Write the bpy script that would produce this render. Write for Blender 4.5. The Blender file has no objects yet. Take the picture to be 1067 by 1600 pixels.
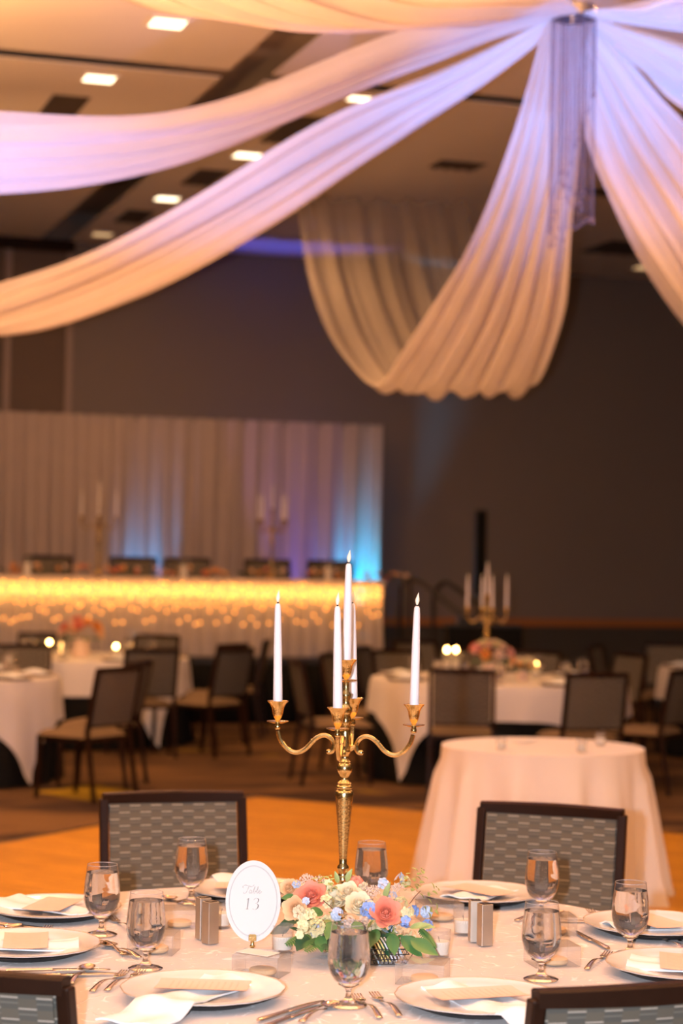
import bpy, bmesh, math, random
from math import sin, cos, pi, radians, atan, sqrt, hypot, exp, floor
from mathutils import Vector, Matrix
random.seed(7)
S = bpy.context.scene
COL = S.collection

# ------------------------------------------------------------------ camera
F = 3111.0
CAMZ = 1.66
cam_d = bpy.data.cameras.new('camera')
cam = bpy.data.objects.new('camera', cam_d); COL.objects.link(cam)
cam_d.sensor_fit = 'VERTICAL'; cam_d.sensor_height = 36.0; cam_d.lens = F/1600*36
cam_d.clip_end = 100
PITCH = atan(74/F)
ROLL = radians(-1.0)
CM = Matrix.Rotation(pi/2+PITCH, 3, 'X') @ Matrix.Rotation(-ROLL, 3, 'Z')
cam.matrix_world = Matrix.Translation((0, 0, CAMZ)) @ CM.to_4x4()
cam_d.dof.use_dof = True
cam_d.dof.focus_distance = 4.5
cam_d.dof.aperture_fstop = 2.9
S.camera = cam

def ray(px, py):
    return CM @ Vector(((px-533.5)/F, -(py-800)/F, -1))
def atz(px, py, z):
    r = ray(px, py); t = (z-CAMZ)/r.z
    return Vector((r.x*t, r.y*t, z))
def aty(px, py, Y):
    r = ray(px, py); t = Y/r.y
    return Vector((r.x*t, Y, CAMZ+r.z*t))

# ------------------------------------------------------------------ view and light
S.view_settings.view_transform = 'Standard'
S.view_settings.look = 'None'
S.view_settings.exposure = 0.0
S.view_settings.gamma = 1
S.view_settings.use_curve_mapping = False
S.cycles.max_bounces = 10
S.cycles.diffuse_bounces = 3
S.cycles.glossy_bounces = 5
S.cycles.transmission_bounces = 10
S.cycles.transparent_max_bounces = 40
S.cycles.sample_clamp_indirect = 4
S.cycles.caustics_reflective = False

w = bpy.data.worlds.new('world'); S.world = w; w.use_nodes = True
WB = w.node_tree.nodes['Background']
WB.inputs[0].default_value = (1.0, 0.50, 0.22, 1); WB.inputs[1].default_value = 0.09

def lamp(name, kind, loc, energy, color, target=None, **kw):
    l = bpy.data.lights.new(name, kind); l.energy = energy; l.color = color
    for k, v in kw.items(): setattr(l, k, v)
    o = bpy.data.objects.new(name, l); COL.objects.link(o); o.location = loc
    if target is not None:
        o.rotation_euler = (Vector(target)-Vector(loc)).to_track_quat('-Z', 'Y').to_euler()
    return o
# the photographer's on-camera flash
lamp('camera_flash', 'POINT', (-0.17, -0.02, 1.68), 800, (0.93, 0.98, 1.10), shadow_soft_size=0.022)
TUNG = (1.0, 0.47, 0.17)
for x, y, e in [(-5.5,3,95),(-1.8,2.2,40),(2.2,2.5,40),(5.5,4,95),(-5,8,95),(-1.5,6.8,150),(2.5,7.0,75),(5.5,9,70),
             (-4.5,12,85),(5.5,14,35),(2.6,12.6,60),(3.8,18,18)]:
    lamp('downlight_lamp', 'AREA', (x, y, 5.25), e*0.80, TUNG, (x, y, 0), shape='SQUARE', size=0.25)
# warm fill lamps added out of view, without fixtures, to brighten ceiling and drapes
for x, y, e in [(-3.2, 9.8, 270), (1.5, 5.0, 430), (-4.6, 13.0, 190), (-3, 3.5, 330)]:
    lamp('ceiling_fill', 'AREA', (x, y, 2.9), e, (1.0, 0.50, 0.19), (x*0.95, y+0.6, 5.3), shape='DISK', size=0.5, spread=radians(125))
# violet-blue stage washes aimed at the ceiling drapes
lamp('violet_wash', 'SPOT', (-4.6, 7.5, 0.4), 2900, (0.10, 0.32, 1.0), (-0.7, 9.8, 3.75), spot_size=radians(40), spot_blend=0.9, shadow_soft_size=0.08)
lamp('violet_wash', 'SPOT', (1.6, 7.6, 0.9), 1250, (0.14, 0.34, 1.0), (1.15, 10.6, 4.4), spot_size=radians(34), spot_blend=1.0, shadow_soft_size=0.08)
lamp('violet_wash', 'SPOT', (5.5, 8.0, 0.4), 1200, (0.16, 0.33, 1.0), (2.0, 11.2, 4.0), spot_size=radians(26), spot_blend=0.9, shadow_soft_size=0.08)

# ------------------------------------------------------------------ materials
def M(name, col, rough=0.6, metal=0.0, var=0.06, vscale=8.0, bump=0.0, bscale=40.0, sheen=0.0, coat=0.0, emit=None, estr=0.0, spec=0.5, coords='Object'):
    m = bpy.data.materials.new(name); m.use_nodes = True
    nt = m.node_tree; p = nt.nodes['Principled BSDF']
    tc = nt.nodes.new('ShaderNodeTexCoord')
    n = nt.nodes.new('ShaderNodeTexNoise'); n.inputs['Scale'].default_value = vscale; n.inputs['Detail'].default_value = 3
    nt.links.new(tc.outputs[coords], n.inputs['Vector'])
    mx = nt.nodes.new('ShaderNodeMix'); mx.data_type = 'RGBA'
    c1 = [max(0, c*(1-var)) for c in col]; c2 = [min(1, c*(1+var)) for c in col]
    mx.inputs[6].default_value = (*c1, 1); mx.inputs[7].default_value = (*c2, 1)
    nt.links.new(n.outputs['Fac'], mx.inputs[0]); nt.links.new(mx.outputs[2], p.inputs['Base Color'])
    p.inputs['Roughness'].default_value = rough; p.inputs['Metallic'].default_value = metal
    p.inputs['Sheen Weight'].default_value = sheen; p.inputs['Coat Weight'].default_value = coat
    p.inputs['Specular IOR Level'].default_value = spec
    if bump:
        b = nt.nodes.new('ShaderNodeBump'); b.inputs['Strength'].default_value = bump; b.inputs['Distance'].default_value = 0.002
        n2 = nt.nodes.new('ShaderNodeTexNoise'); n2.inputs['Scale'].default_value = bscale
        nt.links.new(tc.outputs[coords], n2.inputs['Vector']); nt.links.new(n2.outputs['Fac'], b.inputs['Height'])
        nt.links.new(b.outputs[0], p.inputs['Normal'])
    if emit:
        p.inputs['Emission Color'].default_value = (*emit, 1); p.inputs['Emission Strength'].default_value = estr
    return m

def sheer(name, col, transl=0.4, transp=0.2, var=0.05, spread=0):
    m = bpy.data.materials.new(name); m.use_nodes = True; nt = m.node_tree; nt.nodes.clear()
    o = nt.nodes.new('ShaderNodeOutputMaterial')
    tc = nt.nodes.new('ShaderNodeTexCoord'); n = nt.nodes.new('ShaderNodeTexNoise'); n.inputs['Scale'].default_value = 5
    nt.links.new(tc.outputs['Object'], n.inputs['Vector'])
    mx = nt.nodes.new('ShaderNodeMix'); mx.data_type = 'RGBA'
    mx.inputs[6].default_value = (*[c*(1-var) for c in col], 1); mx.inputs[7].default_value = (*[min(1, c*(1+var)) for c in col], 1)
    nt.links.new(n.outputs['Fac'], mx.inputs[0])
    d = nt.nodes.new('ShaderNodeBsdfDiffuse'); t = nt.nodes.new('ShaderNodeBsdfTranslucent'); tr = nt.nodes.new('ShaderNodeBsdfTransparent')
    nt.links.new(mx.outputs[2], d.inputs[0]); nt.links.new(mx.outputs[2], t.inputs[0])
    a = nt.nodes.new('ShaderNodeMixShader'); a.inputs[0].default_value = transl
    nt.links.new(d.outputs[0], a.inputs[1]); nt.links.new(t.outputs[0], a.inputs[2])
    b = nt.nodes.new('ShaderNodeMixShader'); b.inputs[0].default_value = transp
    if spread:      # cloth that is pulled wide is single and see-through, gathered cloth is dense
        sp = nt.nodes.new('ShaderNodeSeparateXYZ'); nt.links.new(tc.outputs['UV'], sp.inputs[0])
        mr = nt.nodes.new('ShaderNodeMapRange'); mr.inputs[1].default_value = 1.15; mr.inputs[2].default_value = 1.6; mr.inputs[3].default_value = transp; mr.inputs[4].default_value = spread
        nt.links.new(sp.outputs[0], mr.inputs[0]); nt.links.new(mr.outputs[0], b.inputs[0])
    nt.links.new(a.outputs[0], b.inputs[1]); nt.links.new(tr.outputs[0], b.inputs[2])
    nt.links.new(b.outputs[0], o.inputs[0])
    return m

def clear(name, tint=(1, 1, 1), gloss=1.0, haze=0.0, hazecol=(1, 1, 1), ior=1.45, rough=0.02):
    """thin clear sheet: transparent with fresnel gloss"""
    m = bpy.data.materials.new(name); m.use_nodes = True; nt = m.node_tree; nt.nodes.clear()
    o = nt.nodes.new('ShaderNodeOutputMaterial')
    tr = nt.nodes.new('ShaderNodeBsdfTransparent'); tr.inputs[0].default_value = (*tint, 1)
    g = nt.nodes.new('ShaderNodeBsdfGlossy'); g.inputs['Roughness'].default_value = rough
    tc = nt.nodes.new('ShaderNodeTexCoord'); n = nt.nodes.new('ShaderNodeTexNoise'); n.inputs['Scale'].default_value = 30
    bp = nt.nodes.new('ShaderNodeBump'); bp.inputs['Strength'].default_value = 0.08; bp.inputs['Distance'].default_value = 0.001
    nt.links.new(tc.outputs['Object'], n.inputs['Vector']); nt.links.new(n.outputs['Fac'], bp.inputs['Height']); nt.links.new(bp.outputs[0], g.inputs['Normal'])
    lw = nt.nodes.new('ShaderNodeLayerWeight'); lw.inputs[0].default_value = 0.5
    pw = nt.nodes.new('ShaderNodeMath'); pw.operation = 'POWER'; pw.inputs[1].default_value = 3.5
    nt.links.new(lw.outputs['Facing'], pw.inputs[0])
    mu = nt.nodes.new('ShaderNodeMath'); mu.operation = 'MULTIPLY_ADD'; mu.inputs[1].default_value = 0.45*gloss; mu.inputs[2].default_value = 0.04*gloss; mu.use_clamp = True
    nt.links.new(pw.outputs[0], mu.inputs[0])
    a = nt.nodes.new('ShaderNodeMixShader'); nt.links.new(mu.outputs[0], a.inputs[0])
    nt.links.new(tr.outputs[0], a.inputs[1]); nt.links.new(g.outputs[0], a.inputs[2])
    last = a
    if haze:
        d = nt.nodes.new('ShaderNodeBsdfDiffuse'); d.inputs[0].default_value = (*hazecol, 1)
        b = nt.nodes.new('ShaderNodeMixShader'); b.inputs[0].default_value = haze
        nt.links.new(a.outputs[0], b.inputs[1]); nt.links.new(d.outputs[0], b.inputs[2]); last = b
    nt.links.new(last.outputs[0], o.inputs[0])
    return m

def chair_fabric():
    m = bpy.data.materials.new('chair_weave'); m.use_nodes = True; nt = m.node_tree; L = nt.links
    p = nt.nodes['Principled BSDF']; p.inputs['Roughness'].default_value = 0.8
    tc = nt.nodes.new('ShaderNodeTexCoord'); sp = nt.nodes.new('ShaderNodeSeparateXYZ'); L.new(tc.outputs['UV'], sp.inputs[0])
    def mt(op, a, b=None, c=None):
        n = nt.nodes.new('ShaderNodeMath'); n.operation = op
        for i, v in enumerate((a, b, c)):
            if v is None: continue
            if isinstance(v, (int, float)): n.inputs[i].default_value = v
            else: L.new(v, n.inputs[i])
        return n.outputs[0]
    u = mt('DIVIDE', sp.outputs[0], 0.0345); v = mt('DIVIDE', sp.outputs[1], 0.0205)
    fu = mt('FLOOR', u); fv = mt('FLOOR', v); frv = mt('FRACT', v)
    par = mt('MODULO', mt('ABSOLUTE', mt('ADD', fu, fv)), 2)          # 0 / 1
    even = mt('LESS_THAN', par, 0.5)
    dash = mt('MULTIPLY', even, mt('LESS_THAN', frv, 0.125))
    dash2 = mt('MULTIPLY', mt('SUBTRACT', 1, even), mt('MULTIPLY', mt('GREATER_THAN', frv, 0.5), mt('LESS_THAN', frv, 0.62)))
    wn = nt.nodes.new('ShaderNodeTexWhiteNoise'); wn.noise_dimensions = '2D'
    cb = nt.nodes.new('ShaderNodeCombineXYZ'); L.new(fu, cb.inputs[0]); L.new(fv, cb.inputs[1]); L.new(cb.outputs[0], wn.inputs['Vector'])
    def mixc(fac, a, b):
        n = nt.nodes.new('ShaderNodeMix'); n.data_type = 'RGBA'
        if isinstance(fac, float): n.inputs[0].default_value = fac
        else: L.new(fac, n.inputs[0])
        for i, c in ((6, a), (7, b)):
            if isinstance(c, tuple): n.inputs[i].default_value = (*c, 1)
            else: L.new(c, n.inputs[i])
        return n.outputs[2]
    base = mixc(par, (0.098, 0.083, 0.060), (0.068, 0.067, 0.058))
    base = mixc(mt('MULTIPLY', wn.outputs[0], 0.35), base, (0.13, 0.108, 0.075))
    fine = mt('MULTIPLY', mt('GREATER_THAN', mt('FRACT', mt('MULTIPLY', v, 5)), 0.6), 0.3)
    base = mixc(fine, base, (0.135, 0.122, 0.10))
    base = mixc(mt('MULTIPLY', dash2, 0.45), base, (0.26, 0.235, 0.19))
    base = mixc(dash, base, (0.42, 0.365, 0.30))
    L.new(base, p.inputs['Base Color'])
    return m

def lace_cloth():
    m = M('lace_table_linen', (0.66, 0.585, 0.55), 0.75, var=0.0, sheen=0.2)
    nt = m.node_tree; L = nt.links; p = nt.nodes['Principled BSDF']
    tc = nt.nodes.new('ShaderNodeTexCoord')
    n = nt.nodes.new('ShaderNodeTexNoise'); n.inputs['Scale'].default_value = 9; n.inputs['Distortion'].default_value = 1.0; n.inputs['Detail'].default_value = 1
    L.new(tc.outputs['Object'], n.inputs['Vector'])
    cr = nt.nodes.new('ShaderNodeValToRGB'); e = cr.color_ramp.elements
    e[0].position = 0.47; e[0].color = (0.0, 0.0, 0.0, 1); e[1].position = 0.53; e[1].color = (0, 0, 0, 1)
    x = e.new(0.50); x.color = (1, 1, 1, 1)
    # repeat thin contour lines of the noise to give scrolling vines
    mm = nt.nodes.new('ShaderNodeMath'); mm.operation = 'MULTIPLY'; mm.inputs[1].default_value = 6
    fr = nt.nodes.new('ShaderNodeMath'); fr.operation = 'FRACT'
    L.new(n.outputs['Fac'], mm.inputs[0]); L.new(mm.outputs[0], fr.inputs[0])
    e[0].position = 0.38; e[-1].position = 0.62
    L.new(fr.outputs[0], cr.inputs[0])
    n2 = nt.nodes.new('ShaderNodeTexNoise'); n2.inputs['Scale'].default_value = 26; L.new(tc.outputs['Object'], n2.inputs['Vector'])
    g = nt.nodes.new('ShaderNodeMath'); g.operation = 'GREATER_THAN'; g.inputs[1].default_value = 0.5; L.new(n2.outputs['Fac'], g.inputs[0])
    mu = nt.nodes.new('ShaderNodeMath'); mu.operation = 'MULTIPLY'; L.new(cr.outputs[0], mu.inputs[0]); L.new(g.outputs[0], mu.inputs[1])
    mx = nt.nodes.new('ShaderNodeMix'); mx.data_type = 'RGBA'; mx.inputs[6].default_value = (0.60, 0.535, 0.51, 1); mx.inputs[7].default_value = (0.90, 0.87, 0.86, 1)
    L.new(mu.outputs[0], mx.inputs[0]); L.new(mx.outputs[2], p.inputs['Base Color'])
    b = nt.nodes.new('ShaderNodeBump'); b.inputs['Strength'].default_value = 0.7; b.inputs['Distance'].default_value = 0.0015
    L.new(mu.outputs[0], b.inputs['Height']); L.new(b.outputs[0], p.inputs['Normal'])
    return m

def paper_print(name, base, ink, rows, amt):
    """paper with faint, unreadable rows of print (UV in 0..1)"""
    m = M(name, base, 0.7, var=0.02); nt = m.node_tree; L = nt.links; p = nt.nodes['Principled BSDF']
    tc = nt.nodes.new('ShaderNodeTexCoord'); sp = nt.nodes.new('ShaderNodeSeparateXYZ'); L.new(tc.outputs['UV'], sp.inputs[0])
    def mt(op, a, b=None):
        n = nt.nodes.new('ShaderNodeMath'); n.operation = op
        for i, v in enumerate((a, b)):
            if v is None: continue
            if isinstance(v, (int, float)): n.inputs[i].default_value = v
            else: L.new(v, n.inputs[i])
        return n.outputs[0]
    v = mt('MULTIPLY', sp.outputs[1], rows); fv = mt('FRACT', v)
    line = mt('LESS_THAN', fv, 0.35)
    inside = mt('MULTIPLY', mt('LESS_THAN', mt('ABSOLUTE', mt('SUBTRACT', sp.outputs[0], 0.5)), 0.34), mt('LESS_THAN', mt('ABSOLUTE', mt('SUBTRACT', sp.outputs[1], 0.5)), 0.38))
    n = nt.nodes.new('ShaderNodeTexNoise'); n.inputs['Scale'].default_value = 60; L.new(tc.outputs['UV'], n.inputs['Vector'])
    f = mt('MULTIPLY', mt('MULTIPLY', line, inside), mt('MULTIPLY', mt('GREATER_THAN', n.outputs['Fac'], 0.45), amt))
    mx = nt.nodes.new('ShaderNodeMix'); mx.data_type = 'RGBA'; mx.inputs[6].default_value = (*base, 1); mx.inputs[7].default_value = (*ink, 1)
    L.new(f, mx.inputs[0]); L.new(mx.outputs[2], p.inputs['Base Color'])
    return m

def wood_floor():
    m = M('dance_floor_wood', (0.42, 0.16, 0.03), 0.5, var=0.0, spec=0.25); nt = m.node_tree; L = nt.links; p = nt.nodes['Principled BSDF']
    tc = nt.nodes.new('ShaderNodeTexCoord'); mp = nt.nodes.new('ShaderNodeMapping'); L.new(tc.outputs['Object'], mp.inputs[0])
    mp.inputs['Scale'].default_value = (1.2, 9, 1)
    n = nt.nodes.new('ShaderNodeTexNoise'); n.inputs['Scale'].default_value = 2.2; n.inputs['Detail'].default_value = 5; L.new(mp.outputs[0], n.inputs['Vector'])
    cr = nt.nodes.new('ShaderNodeValToRGB'); e = cr.color_ramp.elements
    e[0].position = 0.3; e[0].color = (0.44, 0.20, 0.014, 1); e[1].position = 0.7; e[1].color = (0.74, 0.36, 0.030, 1)
    L.new(n.outputs['Fac'], cr.inputs[0])
    bk = nt.nodes.new('ShaderNodeTexBrick'); bk.offset = 0.5; bk.inputs['Scale'].default_value = 1.0
    bk.inputs['Brick Width'].default_value = 0.9; bk.inputs['Row Height'].default_value = 0.09; bk.inputs['Mortar Size'].default_value = 0.002
    bk.inputs['Color1'].default_value = (0.85, 0.85, 0.85, 1); bk.inputs['Color2'].default_value = (1, 1, 1, 1); bk.inputs['Mortar'].default_value = (0.5, 0.5, 0.5, 1)
    L.new(tc.outputs['Object'], bk.inputs['Vector'])
    mx = nt.nodes.new('ShaderNodeMix'); mx.data_type = 'RGBA'; mx.blend_type = 'MULTIPLY'; mx.inputs[0].default_value = 1
    L.new(cr.outputs[0], mx.inputs[6]); L.new(bk.outputs[0], mx.inputs[7]); L.new(mx.outputs[2], p.inputs['Base Color'])
    return m

def carpet_mat():
    m = M('patterned_carpet', (0.2, 0.11, 0.06), 0.95, var=0.0, spec=0.1); nt = m.node_tree; L = nt.links; p = nt.nodes['Principled BSDF']
    tc = nt.nodes.new('ShaderNodeTexCoord'); mp = nt.nodes.new('ShaderNodeMapping'); L.new(tc.outputs['Object'], mp.inputs[0])
    mp.inputs['Scale'].default_value = (0.35, 1.1, 1); mp.inputs['Rotation'].default_value = (0, 0, 0.15)
    n = nt.nodes.new('ShaderNodeTexNoise'); n.inputs['Scale'].default_value = 1.3; n.inputs['Detail'].default_value = 2; n.inputs['Distortion'].default_value = 1.2
    L.new(mp.outputs[0], n.inputs['Vector'])
    cr = nt.nodes.new('ShaderNodeValToRGB'); e = cr.color_ramp.elements
    e[0].position = 0.38; e[0].color = (0.05, 0.030, 0.022, 1); e[1].position = 0.62; e[1].color = (0.165, 0.095, 0.045, 1)
    L.new(n.outputs['Fac'], cr.inputs[0])
    n2 = nt.nodes.new('ShaderNodeTexNoise'); n2.inputs['Scale'].default_value = 0.62; n2.inputs['Distortion'].default_value = 0.4; L.new(tc.outputs['Object'], n2.inputs['Vector'])
    cr2 = nt.nodes.new('ShaderNodeValToRGB'); e = cr2.color_ramp.elements
    e[0].position = 0.66; e[0].color = (0, 0, 0, 1); e[1].position = 0.69; e[1].color = (1, 1, 1, 1)
    L.new(n2.outputs['Fac'], cr2.inputs[0])
    mx = nt.nodes.new('ShaderNodeMix'); mx.data_type = 'RGBA'; mx.inputs[7].default_value = (0.36, 0.24, 0.02, 1)
    L.new(cr2.outputs[0], mx.inputs[0]); L.new(cr.outputs[0], mx.inputs[6]); L.new(mx.outputs[2], p.inputs['Base Color'])
    return m

MT = dict(
    wall=M('taupe_wall', (0.235, 0.20, 0.185), 0.85, var=0.04, vscale=1.5),
    wainscot=M('dark_wainscot', (0.075, 0.068, 0.058), 0.8),
    panel=M('partition_panel', (0.165, 0.125, 0.105), 0.85, var=0.05, vscale=2),
    alu=M('partition_trim', (0.36, 0.28, 0.26), 0.5),
    rail=M('oak_chair_rail', (0.42, 0.16, 0.05), 0.5),
    ceil=M('ceiling_tile', (0.80, 0.72, 0.66), 0.9, var=0.03, vscale=2),
    void=M('dark_ceiling_void', (0.5, 0.40, 0.31), 0.9),
    vent=M('dark_vent', (0.08, 0.06, 0.05), 0.7),
    carpet=carpet_mat(), dance=wood_floor(),
    black=M('black_cloth', (0.006, 0.006, 0.006), 0.9, var=0.2, spec=0.2),
    blackm=M('black_metal', (0.02, 0.02, 0.022), 0.45),
    linen=M('white_linen', (0.80, 0.76, 0.735), 0.8, var=0.02, sheen=0.1, bump=0.2, bscale=60),
    lace=lace_cloth(),
    frame=M('espresso_frame', (0.022, 0.009, 0.005), 0.4, var=0.2, vscale=30, spec=0.12),
    weave=chair_fabric(),
    seat=M('tan_seat_fabric', (0.19, 0.13, 0.075), 0.9, var=0.15, vscale=60),
    gold=M('antique_gold', (0.74, 0.56, 0.25), 0.22, 1.0, var=0.15, vscale=50, bump=0.3, bscale=160),
    darkgold=M('worn_gold', (0.50, 0.30, 0.10), 0.35, 1.0, var=0.2, vscale=30),
    wax=M('white_wax', (0.86, 0.83, 0.88), 0.35, var=0.01),
    cream=M('cream_wax', (0.88, 0.83, 0.74), 0.5, var=0.02),
    flame=M('frosted_flame', (0.9, 0.82, 0.7), 0.3, emit=(1, 0.72, 0.4), estr=0.25),
    litflame=M('lit_flame', (1, 0.8, 0.4), 0.5, emit=(1.0, 0.50, 0.13), estr=60),
    wick=M('dark_wick', (0.03, 0.02, 0.015), 0.8),
    glass=clear('goblet_glass', (0.985, 0.98, 0.985), 1.6, haze=0.025),
    thick=clear('votive_glass', (0.96, 0.96, 0.96), 1.3, haze=0.05),
    acrylic=clear('clear_favor_plastic', (0.95, 0.945, 0.94), 1.5, haze=0.10, hazecol=(0.82, 0.78, 0.75)),
    cookie=M('pale_cookie', (0.70, 0.48, 0.25), 0.7, var=0.1, vscale=60),
    porcelain=M('white_charger', (0.84, 0.80, 0.77), 0.22, var=0.01, coat=0.3),
    rim=M('tan_rim', (0.55, 0.40, 0.28), 0.3),
    napkin=M('white_napkin', (0.80, 0.86, 0.90), 0.85, var=0.02, bump=0.3, bscale=90),
    menu=paper_print('peach_menu_paper', (0.84, 0.58, 0.51), (0.50, 0.30, 0.22), 14, 0.35),
    card=M('white_card', (0.72, 0.72, 0.72), 0.6, var=0.01),
    ink=M('grey_ink', (0.24, 0.25, 0.26), 0.7),
    paleink=M('pale_grey_ink', (0.42, 0.43, 0.45), 0.7),
    steel=M('brushed_steel', (0.58, 0.53, 0.47), 0.46, 1.0, var=0.12, vscale=25),
    steeld=M('dark_steel_cap', (0.08, 0.07, 0.06), 0.4, 1.0),
    silver=M('cutlery_steel', (0.66, 0.56, 0.47), 0.16, 1.0, var=0.05),
    coral=M('coral_petal', (0.93, 0.30, 0.20), 0.6, var=0.18, vscale=30),
    peach=M('peach_petal', (0.92, 0.58, 0.32), 0.6, var=0.12, vscale=30),
    ivory=M('ivory_petal', (0.90, 0.76, 0.52), 0.6, var=0.1, vscale=30),
    butter=M('butter_petal', (0.86, 0.80, 0.48), 0.6, var=0.12, vscale=40),
    blue=M('blue_petal', (0.24, 0.38, 0.80), 0.6, var=0.25, vscale=40),
    paleblue=M('pale_blue_petal', (0.52, 0.62, 0.82), 0.6, var=0.2, vscale=40),
    blush=M('blush_buds', (0.85, 0.64, 0.52), 0.7, var=0.15, vscale=60),
    orange=M('orange_petal', (0.95, 0.40, 0.10), 0.6, var=0.2),
    leaf=M('green_leaf', (0.055, 0.17, 0.045), 0.42, var=0.3, vscale=25),
    dleaf=M('dark_green_leaf', (0.018, 0.075, 0.035), 0.4, var=0.3, vscale=25),
    vleaf=M('variegated_leaf', (0.34, 0.42, 0.15), 0.5, var=0.5, vscale=70),
    stem=M('brown_stem', (0.10, 0.05, 0.03), 0.7),
    ysugar=M('yellow_sugar_paper', (0.88, 0.70, 0.28), 0.6), wsugar=M('white_sugar_paper', (0.82, 0.80, 0.85), 0.6), bsugar=M('blue_sugar_paper', (0.45, 0.66, 0.82), 0.6),
    drape=sheer('ceiling_voile', (0.92, 0.85, 0.79), 0.42, 0.12, spread=0.62),
    back=sheer('backdrop_voile', (0.62, 0.53, 0.51), 0.18, 0.03),
    skirt=sheer('skirt_voile', (0.82, 0.76, 0.75), 0.5, 0.06),
    crystal=clear('crystal_bead', (0.80, 0.77, 0.84), 4.0, haze=0.045, hazecol=(0.80, 0.74, 0.92), ior=1.6, rough=0.06),
    mirror=M('mirror_band', (0.45, 0.45, 0.55), 0.12, 1.0),
    bulb=M('fairy_bulb', (1, 0.7, 0.3), 0.4, emit=(1.0, 0.31, 0.045), estr=5),
    diff=M('lit_diffuser', (1, 0.9, 0.7), 0.4, emit=(1.0, 0.80, 0.52), estr=4.0),
    dimdiff=M('dim_diffuser', (1, 0.9, 0.7), 0.4, emit=(1.0, 0.60, 0.28), estr=0.9),
    dimstrip=M('strip_lens', (1, 0.7, 0.3), 0.4, emit=(1.0, 0.36, 0.06), estr=2),
    led=M('led_lens', (0.4, 0.8, 1), 0.4, emit=(0.2, 0.8, 1.0), estr=6),
)
_wm = bpy.data.materials.new('water'); _wm.use_nodes = True
_nt = _wm.node_tree; _p = _nt.nodes['Principled BSDF']; _p.inputs['Transmission Weight'].default_value = 1.0; _p.inputs['IOR'].default_value = 1.333; _p.inputs['Roughness'].default_value = 0.0
_n = _nt.nodes.new('ShaderNodeTexNoise'); _n.inputs['Scale'].default_value = 28; _n.inputs['Distortion'].default_value = 1.5; _n.inputs['Detail'].default_value = 0
_b = _nt.nodes.new('ShaderNodeBump'); _b.inputs['Strength'].default_value = 0.16; _b.inputs['Distance'].default_value = 0.004
_tc = _nt.nodes.new('ShaderNodeTexCoord'); _nt.links.new(_tc.outputs['Object'], _n.inputs['Vector'])
_nt.links.new(_n.outputs['Fac'], _b.inputs['Height']); _nt.links.new(_b.outputs[0], _p.inputs['Normal'])
MT['water'] = _wm
def solid_glass(name, haze):
    m = bpy.data.materials.new(name); m.use_nodes = True; nt = m.node_tree; p = nt.nodes['Principled BSDF']
    p.inputs['Transmission Weight'].default_value = 1-haze; p.inputs['IOR'].default_value = 1.45; p.inputs['Roughness'].default_value = 0.02
    n = nt.nodes.new('ShaderNodeTexNoise'); n.inputs['Scale'].default_value = 12; cr = nt.nodes.new('ShaderNodeValToRGB')
    cr.color_ramp.elements[0].color = (0.93, 0.90, 0.90, 1); cr.color_ramp.elements[1].color = (1, 1, 1, 1)
    nt.links.new(n.outputs['Fac'], cr.inputs[0]); nt.links.new(cr.outputs[0], p.inputs['Base Color']); return m
MT['solidglass'] = solid_glass('goblet_stem_glass', 0.0); MT['rimglass'] = solid_glass('goblet_rim_glass', 0.25)

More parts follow.
